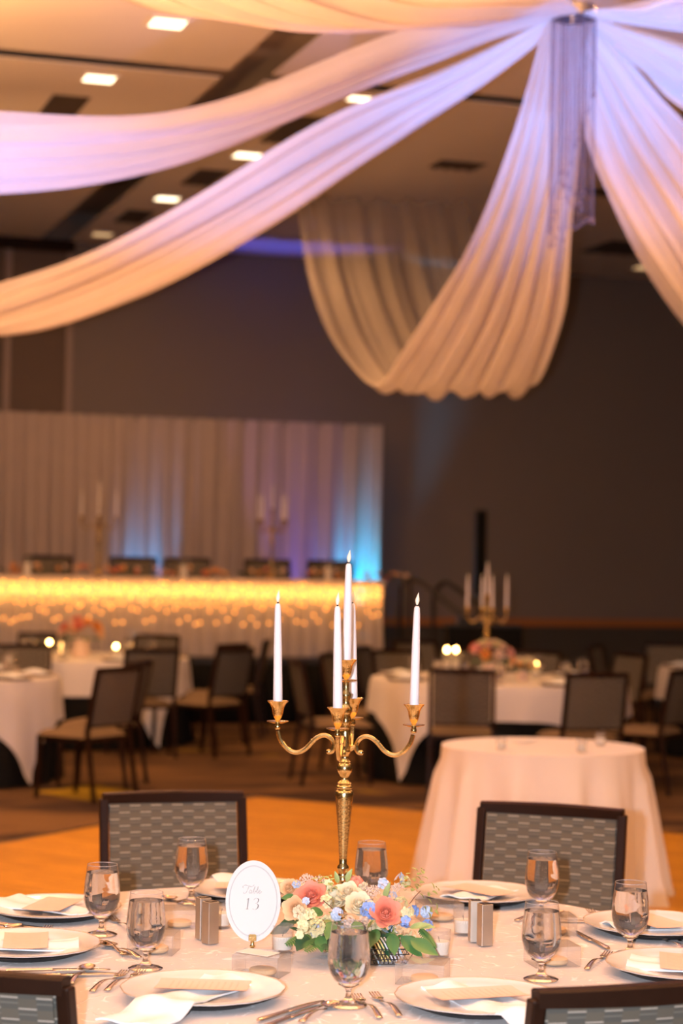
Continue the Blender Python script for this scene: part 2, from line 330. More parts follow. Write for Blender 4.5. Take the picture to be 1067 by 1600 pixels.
# ------------------------------------------------------------------ mesh helpers
class MB:
    def __init__(s): s.v = []; s.f = []; s.uv = None
    def add(s, vs, fs):
        o = len(s.v); s.v += [tuple(p) for p in vs]; s.f += [tuple(i+o for i in f) for f in fs]; return s
    def box(s, c, d, rot=None):
        x, y, z = (k/2 for k in d)
        P = [Vector((a*x, b*y, e*z)) for e in (-1, 1) for b in (-1, 1) for a in (-1, 1)]
        if rot is not None: P = [rot @ p for p in P]
        P = [p+Vector(c) for p in P]
        return s.add(P, [(0,2,3,1),(4,5,7,6),(0,1,5,4),(2,6,7,3),(0,4,6,2),(1,3,7,5)])
    def lathe(s, prof, n=24, c=(0,0,0), rf=None):
        vs = []; fs = []
        for r, z in prof:
            for i in range(n):
                a = 2*pi*i/n; rr = r*(rf(a, r, z) if rf else 1)
                vs.append((c[0]+rr*cos(a), c[1]+rr*sin(a), c[2]+z))
        for j in range(len(prof)-1):
            for i in range(n):
                k = (i+1) % n; fs.append((j*n+i, j*n+k, (j+1)*n+k, (j+1)*n+i))
        if prof[0][0] > 1e-5: fs.append(tuple(range(n-1, -1, -1)))
        if prof[-1][0] > 1e-5: fs.append(tuple((len(prof)-1)*n+i for i in range(n)))
        return s.add(vs, fs)
    def shell(s, prof, n=24, c=(0,0,0)):     # open lathe, no caps
        m = MB(); m.lathe(prof, n, c)
        m.f = [f for f in m.f if len(f) == 4]
        return s.add(m.v, m.f)
    def tube(s, pts, r, n=8, cap=True, flat=1.0):
        pts = [Vector(p) for p in pts]; R = r if isinstance(r, (list, tuple)) else [r]*len(pts)
        vs = []; fs = []; up = None
        for i, p in enumerate(pts):
            t = (pts[min(i+1, len(pts)-1)]-pts[max(i-1, 0)]).normalized()
            if up is None:
                up = Vector((0,0,1)) if abs(t.z) < 0.95 else Vector((0,1,0))
            a = t.cross(up).normalized(); b = a.cross(t).normalized(); up = b
            for k in range(n):
                q = 2*pi*k/n; vs.append(p+a*cos(q)*R[i]+b*sin(q)*R[i]*flat)
        for i in range(len(pts)-1):
            for k in range(n):
                l = (k+1) % n; fs.append((i*n+k, i*n+l, (i+1)*n+l, (i+1)*n+k))
        if cap:
            fs.append(tuple(range(n-1, -1, -1))); fs.append(tuple((len(pts)-1)*n+k for k in range(n)))
        return s.add(vs, fs)
    def grid(s, fn, nu, nv, uvfn=None):
        vs = [fn(i/nu, j/nv) for j in range(nv+1) for i in range(nu+1)]
        fs = [(j*(nu+1)+i, j*(nu+1)+i+1, (j+1)*(nu+1)+i+1, (j+1)*(nu+1)+i) for j in range(nv) for i in range(nu)]
        if uvfn:
            if s.uv is None: s.uv = {}
            for j in range(nv+1):
                for i in range(nu+1): s.uv[len(s.v)+j*(nu+1)+i] = uvfn(i/nu, j/nv)
        return s.add(vs, fs)
    def ball(s, c, r, n=8, sx=1, sy=1, sz=1):
        m = MB(); k = max(3, n//2)
        prof = [(r*sin(pi*i/k), -r*cos(pi*i/k)) for i in range(k+1)]
        prof[0] = (1e-6, -r); prof[-1] = (1e-6, r)
        m.lathe(prof, n)
        return s.add([(c[0]+x*sx, c[1]+y*sy, c[2]+z*sz) for x, y, z in m.v], m.f)
    def xf(s, mat):
        s.v = [tuple(mat @ Vector(p)) for p in s.v]; return s
    def mesh(s, name, mat, smooth=True, bev=0):
        me = bpy.data.meshes.new(name); me.from_pydata(s.v, [], s.f); me.update()
        if s.uv is not None:
            l = me.uv_layers.new(name='UVMap')
            for lp in me.loops: l.data[lp.index].uv = s.uv.get(lp.vertex_index, (0, 0))
        if smooth: me.polygons.foreach_set('use_smooth', [True]*len(me.polygons))
        me.materials.append(MT[mat] if isinstance(mat, str) else mat)
        return me
    def build(s, name, mat, parent=None, loc=None, rotz=None, smooth=True, bev=0, solid=0, sharp=None, **props):
        me = s.mesh(name, mat, smooth)
        if sharp is None: sharp = 40
        if smooth and sharp:
            bm = bmesh.new(); bm.from_mesh(me); bmesh.ops.recalc_face_normals(bm, faces=bm.faces[:])
            bm.to_mesh(me); bm.free()
            me.set_sharp_from_angle(angle=radians(sharp))
        o = bpy.data.objects.new(name, me); COL.objects.link(o)
        if parent is not None: o.parent = parent
        if loc is not None: o.location = loc
        if rotz is not None: o.rotation_euler.z = rotz
        if solid:
            md = o.modifiers.new('thick', 'SOLIDIFY'); md.thickness = solid; md.offset = 0
        if bev:
            md = o.modifiers.new('bevel', 'BEVEL'); md.width = bev; md.segments = 2; md.limit_method = 'ANGLE'
        for k, v in props.items(): o[k] = v
        return o

def thing(name, label, cat, loc=(0,0,0), rotz=0.0, group=None):
    o = bpy.data.objects.new(name, None); COL.objects.link(o); o.location = loc; o.rotation_euler = (0, 0, rotz)
    o.empty_display_size = 0.05
    o['label'] = label; o['category'] = cat
    if group: o['group'] = group
    return o
def dup(root, loc=None, rotz=None, label=None, group=None, cat=None):
    def cp(o, par):
        c = o.copy(); COL.objects.link(c); c.parent = par
        for ch in [k for k in allobj.get(o, [])]: cp(ch, c)
        return c
    allobj = {}
    for k in bpy.data.objects:
        if k.parent is not None: allobj.setdefault(k.parent, []).append(k)
    r = cp(root, None)
    if loc is not None: r.location = loc
    if rotz is not None: r.rotation_euler = (0, 0, rotz)
    if label: r['label'] = label
    if group: r['group'] = group
    if cat: r['category'] = cat
    return r
def tag(o, label, cat, group=None):
    o['label'] = label; o['category'] = cat
    if group: o['group'] = group
    return o
def catmull(P, t):
    n = len(P)-1; x = min(max(t, 0), 1)*n; i = min(int(x), n-1); u = x-i
    a, b, c, d = (P[max(i-1, 0)], P[i], P[i+1], P[min(i+2, n)])
    return tuple(0.5*((2*q)+(-p+r)*u+(2*p-5*q+4*r-s)*u*u+(-p+3*q-3*r+s)*u**3) for p, q, r, s in zip(a, b, c, d))

# ------------------------------------------------------------------ room shell (turned 18 degrees from the view)
BETA = radians(18)
U = Vector((cos(BETA), sin(BETA), 0)); V = Vector((-sin(BETA), cos(BETA), 0))
WALL0 = aty(0, 800, 23.0); WALL0.z = 0            # where the far wall meets the frame's edge
def room(u, v, z=0.0): return WALL0+U*u+V*v+Vector((0, 0, z))   # v<0 comes towards the camera
RM = Matrix.Rotation(BETA, 3, 'Z')
CZ = 5.32
def rbox(name, mat, u0, u1, v0, v1, z0, z1, parent=None, **k):
    m = MB(); m.box(((u0+u1)/2, (v0+v1)/2, (z0+z1)/2), (u1-u0, v1-v0, z1-z0))
    o = m.build(name, mat, parent, smooth=False, **k)
    if parent is None: o.location = WALL0; o.rotation_euler.z = BETA
    return o
rbox('floor', 'carpet', -14, 20, -29, 1, -0.1, 0, kind='structure')
wb = rbox('wall_back', 'wall', -14, 20, 0, 0.25, 0, CZ+0.4, kind='structure')
rbox('wainscot', 'wainscot', -14, 20, -0.02, 0.0, 0.0, 0.86, wb)
rbox('trim_1', 'rail', -14, 20, -0.05, 0.0, 0.86, 0.96, kind='structure')
# movable partition in the wall: two panels with pale edge trims
def upx(px):    # wall coordinate u seen at picture column px (just under the drapes)
    r = ray(px, 560); A = WALL0; det = r.x*(-U.y)-r.y*(-U.x)
    t = (A.x*(-U.y)-A.y*(-U.x))/det; return ((r.x*t-A.x)*U.x+(r.y*t-A.y)*U.y)
a0, a1 = upx(14), upx(106)
rbox('partition_panel', 'panel', a0, a1, -0.05, 0, 0.0, CZ-0.12, wb)
rbox('partition_panel', 'panel', a0-3.4, a0-0.08, -0.05, 0, 0.0, CZ-0.12, wb)
for uu in (a0-0.035, a1): rbox('edge_trim', 'alu', uu-0.035, uu+0.035, -0.08, 0, 0.0, CZ-0.1, wb)
rbox('header', 'frame', -8, a1+0.04, -0.12, 0, CZ-0.14, CZ, wb)
ce = rbox('ceiling', 'void', -14, 20, -29, 1, CZ+0.35, CZ+0.45, kind='structure')
# ceiling fields separated by recessed dark slots
p = aty(385, 115, 15.06); rel = p-WALL0; ug = rel.dot(U); vg = rel.dot(V)
for ua, ub in ((-14, ug-0.17), (ug+0.17, ug+8.5), (ug+8.7, 20)):
    for va, vb in ((-29, vg-8), (vg-7.9, vg-0.12), (vg+0.12, 0.0)):
        rbox('ceiling_panel', 'ceil', ua, ub, va, vb, CZ, CZ+0.012, ce)
# recessed downlights in view
def downlight(px, py, lab, mat='diff', s=0.23, e=0, first=[None]):
    p = atz(px, py, CZ)
    t = thing('ceiling_light', lab, 'ceiling light', (p.x, p.y, CZ), BETA, 'recessed square downlights')
    m = MB(); m.box((0,0,-0.006), (s, s, 0.008)); m.build('diffuser', mat, t, smooth=False)
    f = MB(); h = s/2+0.012
    for a, b, c, d in ((0,h,s+0.05,0.024),(0,-h,s+0.05,0.024),(h,0,0.024,s),(-h,0,0.024,s)): f.box((a, b, -0.008), (c, d, 0.016))
    f.build('frame', 'ceil', t, smooth=False)
    if e: lamp('downlight_lamp', 'AREA', (p.x, p.y, CZ-0.03), e, TUNG, (p.x, p.y, 0), shape='SQUARE', size=0.2)
downlight(262, 34, 'bright square ceiling light nearest the camera, above the long drapes', e=70)
downlight(155, 121, 'bright square ceiling light second from the camera, beyond the nearest one', e=70)
downlight(386, 241, 'bright square ceiling light between the two long left-hand drapes', e=40)
downlight(261, 309, 'bright square ceiling light farther back beside a dark vent', e=30)
downlight(160, 365, 'dim square ceiling light close to the wall above the partition panels', 'dimdiff', 0.22)
downlight(561, 152, 'small lit ceiling light peeking just under the edge of the long blue-lit drape', s=0.17)
downlight(1008, 417, 'dim orange ceiling light near the back wall, right of the crystal strands', 'dimdiff', 0.26)
def vent(px, py, lab, L=0.75, Wd=0.3):
    p = atz(px, py, CZ)
    t = thing('ceiling_vent', lab, 'vent', (p.x, p.y, CZ), BETA, 'dark ceiling vents')
    MB().box((0,0,-0.004), (Wd, L, 0.006)).build('backing', 'vent', t, smooth=False)
    for k in range(4): MB().box((-Wd/2+Wd*(k+0.5)/4, 0, -0.014), (0.012, L, 0.016)).build('slat', 'vent', t, smooth=False)
vent(100, 165, 'dark ceiling vent beside the second bright downlight')
vent(462, 203, 'long dark ceiling vent under the uppermost long drape', 1.1, 0.34)
vent(320, 277, 'dark ceiling vent left of and nearer than the downlight between drapes', 0.8)
vent(210, 338, 'dark ceiling vent in front of the dim light near the wall', 0.8)
vent(352, 326, 'dark ceiling vent partly covered by the lower long drape', 0.9)
vent(715, 258, 'flat dark ceiling vent between the two central drapes', 0.35, 0.45)
vent(945, 300, 'dark ceiling vent seen just right of the hanging crystals', 0.35, 0.5)
vent(985, 388, 'wide dark ceiling recess near the back wall right of the crystals', 0.9, 0.9)

# dance floor
cA = atz(400, 1250, 0); cL = atz(0, 1312, 0); cR = atz(1050, 1299, 0)
dl = (cL-cA).normalized(); dr = Vector((-dl.y, dl.x, 0));
if dr.dot(cR-cA) < 0: dr = -dr
dr = ((cR-cA).normalized()+dr).normalized(); dl2 = Vector((dr.y, -dr.x, 0))
if dl2.dot(dl) < 0: dl2 = -dl2
ang = math.atan2(dr.y, dr.x)
m = MB(); SD = 6.6
m.box((SD/2, -SD/2, 0.011), (SD, SD, 0.018)); df = m.build('dance_floor', 'dance', smooth=False); df.location = (cA.x, cA.y, 0); df.rotation_euler.z = ang
tag(df, 'glossy orange-brown parquet dance floor between the table and the carpet', 'dance floor')
for k, (c, d) in enumerate((((SD/2, 0.03, 0.01), (SD+0.12, 0.06, 0.018)), ((-0.03, -SD/2, 0.01), (0.06, SD, 0.018)))):
    MB().box(c, d).build('edge_strip', 'steeld', df, smooth=False)

# ------------------------------------------------------------------ chairs
def make_chair():
    t = thing('banquet_chair', 'x', 'chair')
    Wc = 0.225; lean = radians(11); z0 = 0.46; zt = 0.905
    def back(x, z, off=0.0):    # backrest mid surface, bowed backwards
        h = z-z0; return Vector((x, -0.215-h*math.tan(lean)-0.022*(1-(x/Wc)**2)*min(1, max(0, h/0.2))+off, z))
    def bp(a, b, f):
        return lambda u, v: tuple(back(-0.205+0.41*u, 0.515+0.365*v, f))
    m = MB()
    uvf = lambda u, v: (0.41*u, 0.365*v)
    m.grid(bp(0, 0, 0.011), 12, 6, uvf); m.grid(bp(0, 0, -0.011), 12, 6, uvf)
    m.build('backrest', 'weave', t, sharp=60)
    m = MB()   # top rail, a slightly crowned curved bar
    n = 14
    def ring(x):
        c = back(x, 0.89); hh = 0.016+0.003*(1-abs(x/Wc)); 
        return [c+Vector((0, a, b)) for a, b in ((0.016, -hh), (0.018, hh*0.7), (0.010, hh), (-0.012, hh), (-0.018, hh*0.7), (-0.016, -hh))]
    vs = []; fs = []
    for i in range(n+1): vs += ring(-Wc-0.002+(2*Wc+0.004)*i/n)
    for i in range(n):
        for k in range(6): fs.append((i*6+k, i*6+(k+1) % 6, (i+1)*6+(k+1) % 6, (i+1)*6+k))
    fs += [tuple(range(5, -1, -1)), tuple(n*6+k for k in range(6))]
    m.add(vs, fs); m.build('top_rail', 'frame', t, sharp=35)
    m = MB()
    for i in range(8):
        a = back(-Wc+0.02+(2*Wc-0.04)*i/8, 0.507); b = back(-Wc+0.02+(2*Wc-0.04)*(i+1)/8, 0.507)
        m.box((a+b)/2, (0.056, 0.022, 0.02))
    m.build('lower_rail', 'frame', t, smooth=False)
    for s in (-1, 1):
        # rear leg runs into the backrest post
        pts = []
        for z in (0.0, 0.2, 0.40, 0.47, 0.55, 0.75, 0.888):
            y = back(s*Wc, z).y if z > z0 else -0.215-(z0-z)*0.16
            pts.append((s*(Wc-0.001), y, z))
        m = MB(); vs = []; fs = []
        for i, (x, y, z) in enumerate(pts):
            hw = 0.0135; hd = 0.016 if z > 0.3 else 0.014
            vs += [(x-hw, y-hd, z), (x+hw, y-hd, z), (x+hw, y+hd, z), (x-hw, y+hd, z)]
        for i in range(len(pts)-1):
            for k in range(4): fs.append((i*4+k, i*4+(k+1) % 4, i*4+4+(k+1) % 4, i*4+4+k))
        fs += [(3,2,1,0), tuple(len(vs)-4+k for k in range(4))]
        m.add(vs, fs).build('leg', 'frame', t, smooth=False, bev=0.004)
        m = MB(); vs = []; fs = []
        for z, y, hw in ((0, 0.235, 0.012), (0.43, 0.215, 0.016)):
            x = s*0.205; vs += [(x-hw, y-hw, z), (x+hw, y-hw, z), (x+hw, y+hw, z), (x-hw, y+hw, z)]
        for k in range(4): fs.append((k, (k+1) % 4, 4+(k+1) % 4, 4+k))
        fs += [(3,2,1,0), (4,5,6,7)]
        m.add(vs, fs).build('leg', 'frame', t, smooth=False)
    MB().box((0, 0.01, 0.413), (0.44, 0.44, 0.03)).build('seat_frame', 'frame', t, smooth=False, bev=0.006)
    m = MB()
    def cush(u, v):
        x = (u-0.5)*2; y = (v-0.5)*2
        e = (1-abs(x)**6)*(1-abs(y)**6)
        return (x*0.235, 0.02+y*0.225, 0.43+0.045*max(0, e)**0.5)
    m.grid(cush, 12, 12); m.grid(lambda u, v: (cush(1-u, v)[0], cush(1-u, v)[1], 0.43), 12, 12)
    m.build('seat', 'seat', t)
    return t
CH = make_chair(); CH_used = [False]
def chair(px, d, face, lab, group='banquet chairs around the far tables', y=None):
    """px: column of the middle of the top rail; d: its depth; face: direction the sitter looks (dx, dy)"""
    p = aty(px, 1000, d); fx, fy = Vector(face).normalized()
    rz = math.atan2(fy, fx)-pi/2
    off = Matrix.Rotation(rz, 3, 'Z') @ Vector((0, -0.325, 0))
    loc = (p.x-off.x, p.y-off.y, 0)
    if not CH_used[0]:
        CH_used[0] = True; o = CH; o.location = loc; o.rotation_euler.z = rz; o['label'] = lab; o['group'] = group; return o
    return dup(CH, loc, rz, lab, group)
TC = Vector((-0.03, 4.66, 0)); TR = 0.935
def face_to(px, d, c, tw=0.0):
    p = aty(px, 1000, d); v = Vector((c[0]-p.x, c[1]-p.y)); a = math.atan2(v.y, v.x)+radians(tw); return (cos(a), sin(a))
G1 = 'chairs drawn up to the front table'
def chair_top(x0, x1, ytop, face, lab):
    pass
chair(273, 6.42, (0.28, -1), 'dark-framed woven-back chair facing us behind the front table, beside the oval sign', G1)
chair(869, 6.25, (-0.36, -1), 'dark-framed woven-back chair facing us behind the front table, before the small round table', G1)
chair(-70, 3.63, (0.36, 1), 'close woven chair back cropped by the frame, nearest the pair of gold forks', G1)
chair(1033, 3.595, (-0.36, 1), 'close woven chair back seen from behind at the right front corner', G1)

# ------------------------------------------------------------------ cloth over round tables
def drape_cloth(R, ext, zt, waves=14, amp=0.03, flare=0.12, rings=10, n=160, seed=0, floorz=0.012):
    rnd = random.Random(seed); ph = [rnd.uniform(0, 6.28) for _ in range(4)]
    m = MB(); vs = [(0, 0, zt)]; fs = []
    cols = []
    rr = [R*0.25, R*0.5, R*0.75, R*0.9, R*0.975, R-0.004]
    for i in range(n):
        a = 2*pi*i/n; E = ext(a)-R; c = []
        for r in rr: c.append((r*cos(a), r*sin(a), zt))
        drop = min(E, 99)
        for k in range(1, rings+1):
            s = drop*k/rings; q = min(1, s/0.12)
            w = amp*(sin(waves*a+ph[0])+0.5*sin((waves*1.7//1)*a+ph[1])+0.25*sin((waves*2.6//1)*a+ph[2]))*(s/0.7)**0.8
            z = zt-s; r = R+0.004+flare*s+w
            if z < floorz: r += (floorz-z)*0.6; z = floorz+0.004*(1+sin(7*a))
            if k == 1: z = zt-s; r = R+0.003+w*0.3
            c.append((r*cos(a), r*sin(a), z))
        cols.append(c)
    nr = len(cols[0])
    for c in cols: vs += c
    for i in range(n):
        j = (i+1) % n; fs.append((0, 1+i*nr, 1+j*nr))
        for k in range(nr-1): fs.append((1+i*nr+k, 1+i*nr+k+1, 1+j*nr+k+1, 1+j*nr+k))
    m.add(vs, fs); return m
def square(L, rot): return lambda a: L*(1+0.414*((1/max(abs(cos(a-rot)), abs(sin(a-rot)))-1)/0.4143)**2.0)
def folding_table(c, R, lab, group='round folding tables under linens'):
    t = thing('round_table', lab, 'table', (c[0], c[1], 0), 0, group)
    MB().lathe([(0.001, 0.716), (R-0.01, 0.716), (R-0.006, 0.73), (R-0.01, 0.744), (0.001, 0.744)], 48).build('tabletop', 'darkgold', t)
    for sx in (-1, 1):
        for sy in (-1, 1): MB().tube([(sx*R*0.55, sy*R*0.35, 0.0), (sx*R*0.5, sy*R*0.35, 0.718)], 0.013, 6).build('leg', 'blackm', t)
    return t

folding_table(TC, TR-0.02, 'round folding table hidden under the lace cloth in front', None)
ct = drape_cloth(TR, lambda a: TR+0.28, 0.75, 15, 0.035, 0.08, n=192, seed=3).build('tablecloth', 'lace', loc=(TC.x, TC.y, 0), sharp=50)
tag(ct, 'ivory tablecloth with scrolling lace pattern on the front table', 'tablecloth')
TZ = 0.7515

# ------------------------------------------------------------------ table settings
def plate_proto():
    m = MB(); N = 96; R = 0.168
    sc = lambda a, r, z: 1+(0.018*(abs(sin(7*a))**0.7-0.5) if r > 0.14 else 0)
    prof = [(0.001, 0.013), (0.098, 0.013), (0.108, 0.016), (0.14, 0.020), (0.162, 0.0225), (0.168, 0.024), (0.167, 0.0205), (0.14, 0.0165), (0.115, 0.0115), (0.09, 0.0095), (0.001, 0.0095)]
    m.lathe(prof, N, rf=sc)
    return m
def proto_rim():
    m = MB(); pts = []
    N = 96
    for i in range(N+1):
        a = 2*pi*i/N; r = 0.168*(1+0.018*(abs(sin(7*a))**0.7-0.5)); pts.append((r*cos(a), r*sin(a), 0.0242))
    m.tube(pts, 0.0013, 5, cap=False); return m
PL = thing('charger_plate', 'x', 'plate')
plate_proto().build('plate', 'porcelain', PL, sharp=70); proto_rim().build('gilt_edge', 'rim', PL)
MB().lathe([(0.001, 0.0), (0.118, 0.0), (0.150, 0.012), (0.152, 0.0145), (0.145, 0.0145), (0.115, 0.0095), (0.001, 0.0094)], 48).build('under_plate', 'blackm', PL, label='black plate beneath the white one')
PL['group'] = 'white scalloped charger plates'
pl_used = [0]
def napkin_mesh(L0, L1, wd, over_edge=None, seed=0):
    """folded napkin lying along local +x, from x=L0 (inner end) to x=L1, over the plate and down onto the table"""
    rnd = random.Random(seed); p1 = rnd.uniform(0, 6)
    def hz(x):
        ax = abs(x)
        if ax < 0.10: return 0.0135
        if ax < 0.172: return 0.0135+(ax-0.10)/0.072*0.0125
        if ax < 0.225: return 0.0265-(ax-0.172)/0.053*0.022
        return 0.0045
    m = MB()
    def f(u, v, s):
        x = L0+(L1-L0)*u; y = (v-0.5)*wd*(1+0.22*u)+0.006*sin(9*x*3+p1)
        z = hz(x)+0.0045*sin(v*pi)*(1+sin(u*7+p1)*0.5)+0.0035*sin(v*9+u*4+p1)
        if over_edge is not None and x > over_edge:
            q = x-over_edge; z = hz(over_edge)-q; x = over_edge+0.012+min(q, 0.01)
        return (x, y, z+s)
    m.grid(lambda u, v: f(u, v, 0.0035), 30, 12); m.grid(lambda u, v: f(u, v, 0.0), 30, 12)
    for v in (0, 1):
        m.grid(lambda u, w: f(u, v, 0.0035*w), 30, 1)
    m.grid(lambda w, v: f(0, v, 0.0035*w), 1, 12); m.grid(lambda w, v: f(1, v, 0.0035*w), 1, 12)
    return m
def menu_mesh(L=0.19, wd=0.1, curl=0.0025):
    m = MB()
    g = lambda s: (lambda u, v: ((u-0.5)*wd, (v-0.5)*L, s+curl*(2*(u-0.5))**2))
    m.grid(g(0.0008), 8, 8, lambda u, v: (u, v)); m.grid(g(0.0), 8, 8, lambda u, v: (0, 0)); return m
def setting(px, py, nm, mrot=0.0, noff=0.0, nap=(-0.12, 0.30), moff=(0.0, 0.0)):
    p = atz(px, py, TZ+0.01); rel = Vector((p.x-TC.x, p.y-TC.y)); a = math.atan2(rel.y, rel.x); r = rel.length
    loc = (p.x, p.y, TZ+0.0002)
    lab = 'white scalloped charger plate '+nm
    if not pl_used[0]: pl_used[0] = 1; o = PL; o.location = loc; o.rotation_euler.z = a; o['label'] = lab
    else: dup(PL, loc, a, lab)
    edge = TR-r+0.004
    o = napkin_mesh(nap[0], min(nap[1], edge+0.11), 0.115, edge if edge < nap[1] else None, int(px)).build('napkin', 'napkin', loc=(p.x, p.y, TZ+0.001), rotz=a+noff, sharp=60)
    tag(o, 'folded pale napkin on the plate '+nm, 'napkin', 'folded napkins on the front table')
    d = Vector((cos(a), sin(a)))
    q = Vector((p.x, p.y))+d*moff[0]+Vector((-d.y, d.x))*moff[1]
    o = menu_mesh().build('menu_card', 'menu', loc=(q.x, q.y, TZ+0.0255), rotz=a+mrot, sharp=60)
    tag(o, 'peach menu card on the plate '+nm, 'menu', 'peach menu cards')
    return a
setting(84, 1423, 'behind the lone goblet at far left', 0.3)
setting(40, 1481, 'right behind the cropped near chair')
setting(317, 1552, 'closest to us before the oval sign', 0.35)
setting(746, 1565, 'between the front forks and near chair', -0.2)
setting(748, 1400, 'by the far chair right of the flowers', -0.3)
setting(1018, 1449, 'behind the rightmost goblet', 0.1)
setting(1066, 1514, 'beyond the near right chair rail', 0.1)
setting(392, 1394, 'half hidden behind the oval sign', -0.2)

# goblets
def goblet_proto():
    t = thing('water_goblet', 'x', 'glass')
    outer = [(0.001, 0.0), (0.037, 0.0), (0.0385, 0.002), (0.030, 0.006), (0.012, 0.011), (0.0062, 0.019), (0.0052, 0.028), (0.0075, 0.036), (0.016, 0.041),
             (0.028, 0.050), (0.038, 0.066), (0.0435, 0.085), (0.0440, 0.098), (0.0420, 0.125), (0.0385, 0.150), (0.0362, 0.168)]
    inner = [(0.0350, 0.168), (0.0372, 0.150), (0.0406, 0.125), (0.0426, 0.098), (0.0421, 0.085), (0.0366, 0.066), (0.0266, 0.051), (0.014, 0.0435), (0.001, 0.041)]
    m = MB(); m.lathe(outer, 40); m.f = [f for f in m.f if len(f) == 4]
    m.v = []; m.f = []; m.shell(outer[9:], 40); m.build('bowl', 'glass', t, sharp=70)
    st_ = outer[:9]+[(0.022, 0.0445), (0.001, 0.0425)]
    MB().lathe(st_, 36).build('stem', 'solidglass', t, sharp=60)
    MB().tube([(0.0360*cos(2*pi*i/40), 0.0360*sin(2*pi*i/40), 0.168) for i in range(41)], 0.0007, 6, cap=False).build('rim', 'rimglass', t)
    w_ = [(0.001, 0.0415), (0.0138, 0.0438), (0.0264, 0.0513), (0.0364, 0.0663), (0.0419, 0.0852), (0.0424, 0.098), (0.0404, 0.125), (0.0374, 0.148), (0.0371, 0.150), (0.001, 0.150)]
    MB().lathe(w_, 40).build('water', 'water', t, sharp=50)
    return t
GB = goblet_proto(); GB['group'] = 'stemmed water goblets'; gb_used = [0]
def goblet(px, py, lab, z=TZ, s=1.0):
    p = atz(px, py, z); loc = (p.x, p.y, z+0.0005)
    if not gb_used[0]: gb_used[0] = 1; o = GB; o.location = loc; o['label'] = lab
    else: o = dup(GB, loc, random.uniform(0, 6), lab)
    if s != 1.0: o.scale = (s, s, s)
    return o
goblet(158, 1461, 'water goblet standing alone between the two far left plates')
goblet(298, 1411, 'water goblet in front of the far woven chair beside the oval sign')
goblet(227, 1514, 'water goblet with a clear favor box right behind it, left of the steel shakers')
goblet(579, 1417, 'water goblet behind the flowers, right of the gold candelabra stem')
goblet(544, 1572, 'water goblet closest to us, in front of the flower centrepiece')
goblet(846, 1434, 'water goblet in front of the far chair by the small round table')
goblet(845, 1531, 'water goblet rising behind the corner of the near chair at right')
goblet(984, 1492, 'water goblet between the two plates at the right frame edge')

# votives
def votive_proto():
    t = thing('votive_candle', 'x', 'candle')
    R = 0.0265
    m = MB(); m.lathe([(0.001, 0), (R-0.004, 0), (R-0.003, 0.003), (R, 0.062), (R-0.0016, 0.0625), (R-0.0045, 0.006), (0.001, 0.006)], 28)
    m.build('glass_cup', 'thick', t, sharp=60)
    MB().lathe([(0.001, 0.0065), (R-0.0052, 0.0065), (R-0.0028, 0.036), (0.004, 0.0345), (0.001, 0.0345)], 24).build('wax', 'cream', t, sharp=50)
    MB().tube([(0,0,0.034), (0.001,0,0.040), (0.003,0,0.046)], 0.0008, 5).build('wick', 'wick', t)
    return t
VT = votive_proto(); VT['group'] = 'votive candles in clear cups'; vt_used = [0]
def votive(px, py, lab, z=TZ, lit=False, s=1.0, group=None):
    p = atz(px, py, z); loc = (p.x, p.y, z+0.0005)
    if not vt_used[0]: vt_used[0] = 1; o = VT; o.location = loc; o['label'] = lab
    else: o = dup(VT, loc, random.uniform(0, 6), lab, group)
    o.scale = (s, s, s)
    if lit:
        MB().ball((0.002, 0, 0.055), 0.013, 8, sz=1.6).build('flame', 'litflame', o)
    return o
votive(441, 1487, 'clear votive candle right of the oval sign clip')
votive(686, 1495, 'clear votive candle right of the flowers, beside the clear box')
votive(345, 1449, 'clear votive candle half hidden behind the oval sign by the steel shaker')
votive(724, 1460, 'clear votive candle half hidden behind the right pair of steel shakers')

# square steel shakers
def shaker(px, py, rot, lab):
    p = atz(px, py, TZ)
    t = thing('salt_shaker' if 'salt' in lab else 'pepper_shaker', lab, 'shaker', (p.x, p.y, TZ+0.0003), rot, 'twisted square steel shakers')
    m = MB(); s0 = 0.0145; vs = []; H = 0.098
    for k in range(2):
        for i in range(4):
            a = pi/4+i*pi/2; vs.append((s0*1.414*cos(a), s0*1.414*sin(a), H*k))
    m.add(vs, [(0,1,5,4),(1,2,6,5),(2,3,7,6),(3,0,4,7),(3,2,1,0),(4,5,6,7)])
    m.build('body', 'steel', t, smooth=False, bev=0.0012)
    c = MB(); c.box((0,0,H+0.0008), (0.022, 0.022, 0.0014))
    c.build('perforated_cap', 'steeld', t, smooth=False)
    for i in range(3): MB().lathe([(0.001, H+0.0016), (0.0012, H+0.0016), (0.001, H+0.002)], 6, (0.005*cos(i*2.1), 0.005*sin(i*2.1), 0)).build('hole_ring', 'steel', t)
shaker(328, 1474, radians(38), 'square steel salt shaker standing in front of its twin beside the sign')
shaker(317, 1467, radians(28), 'square steel pepper shaker mostly hidden behind its twin beside the sign')
shaker(757, 1477, radians(22), 'square steel salt shaker, nearer of the pair right of the flowers')
shaker(742, 1471, radians(8), 'square steel pepper shaker, left one of the pair right of the flowers')

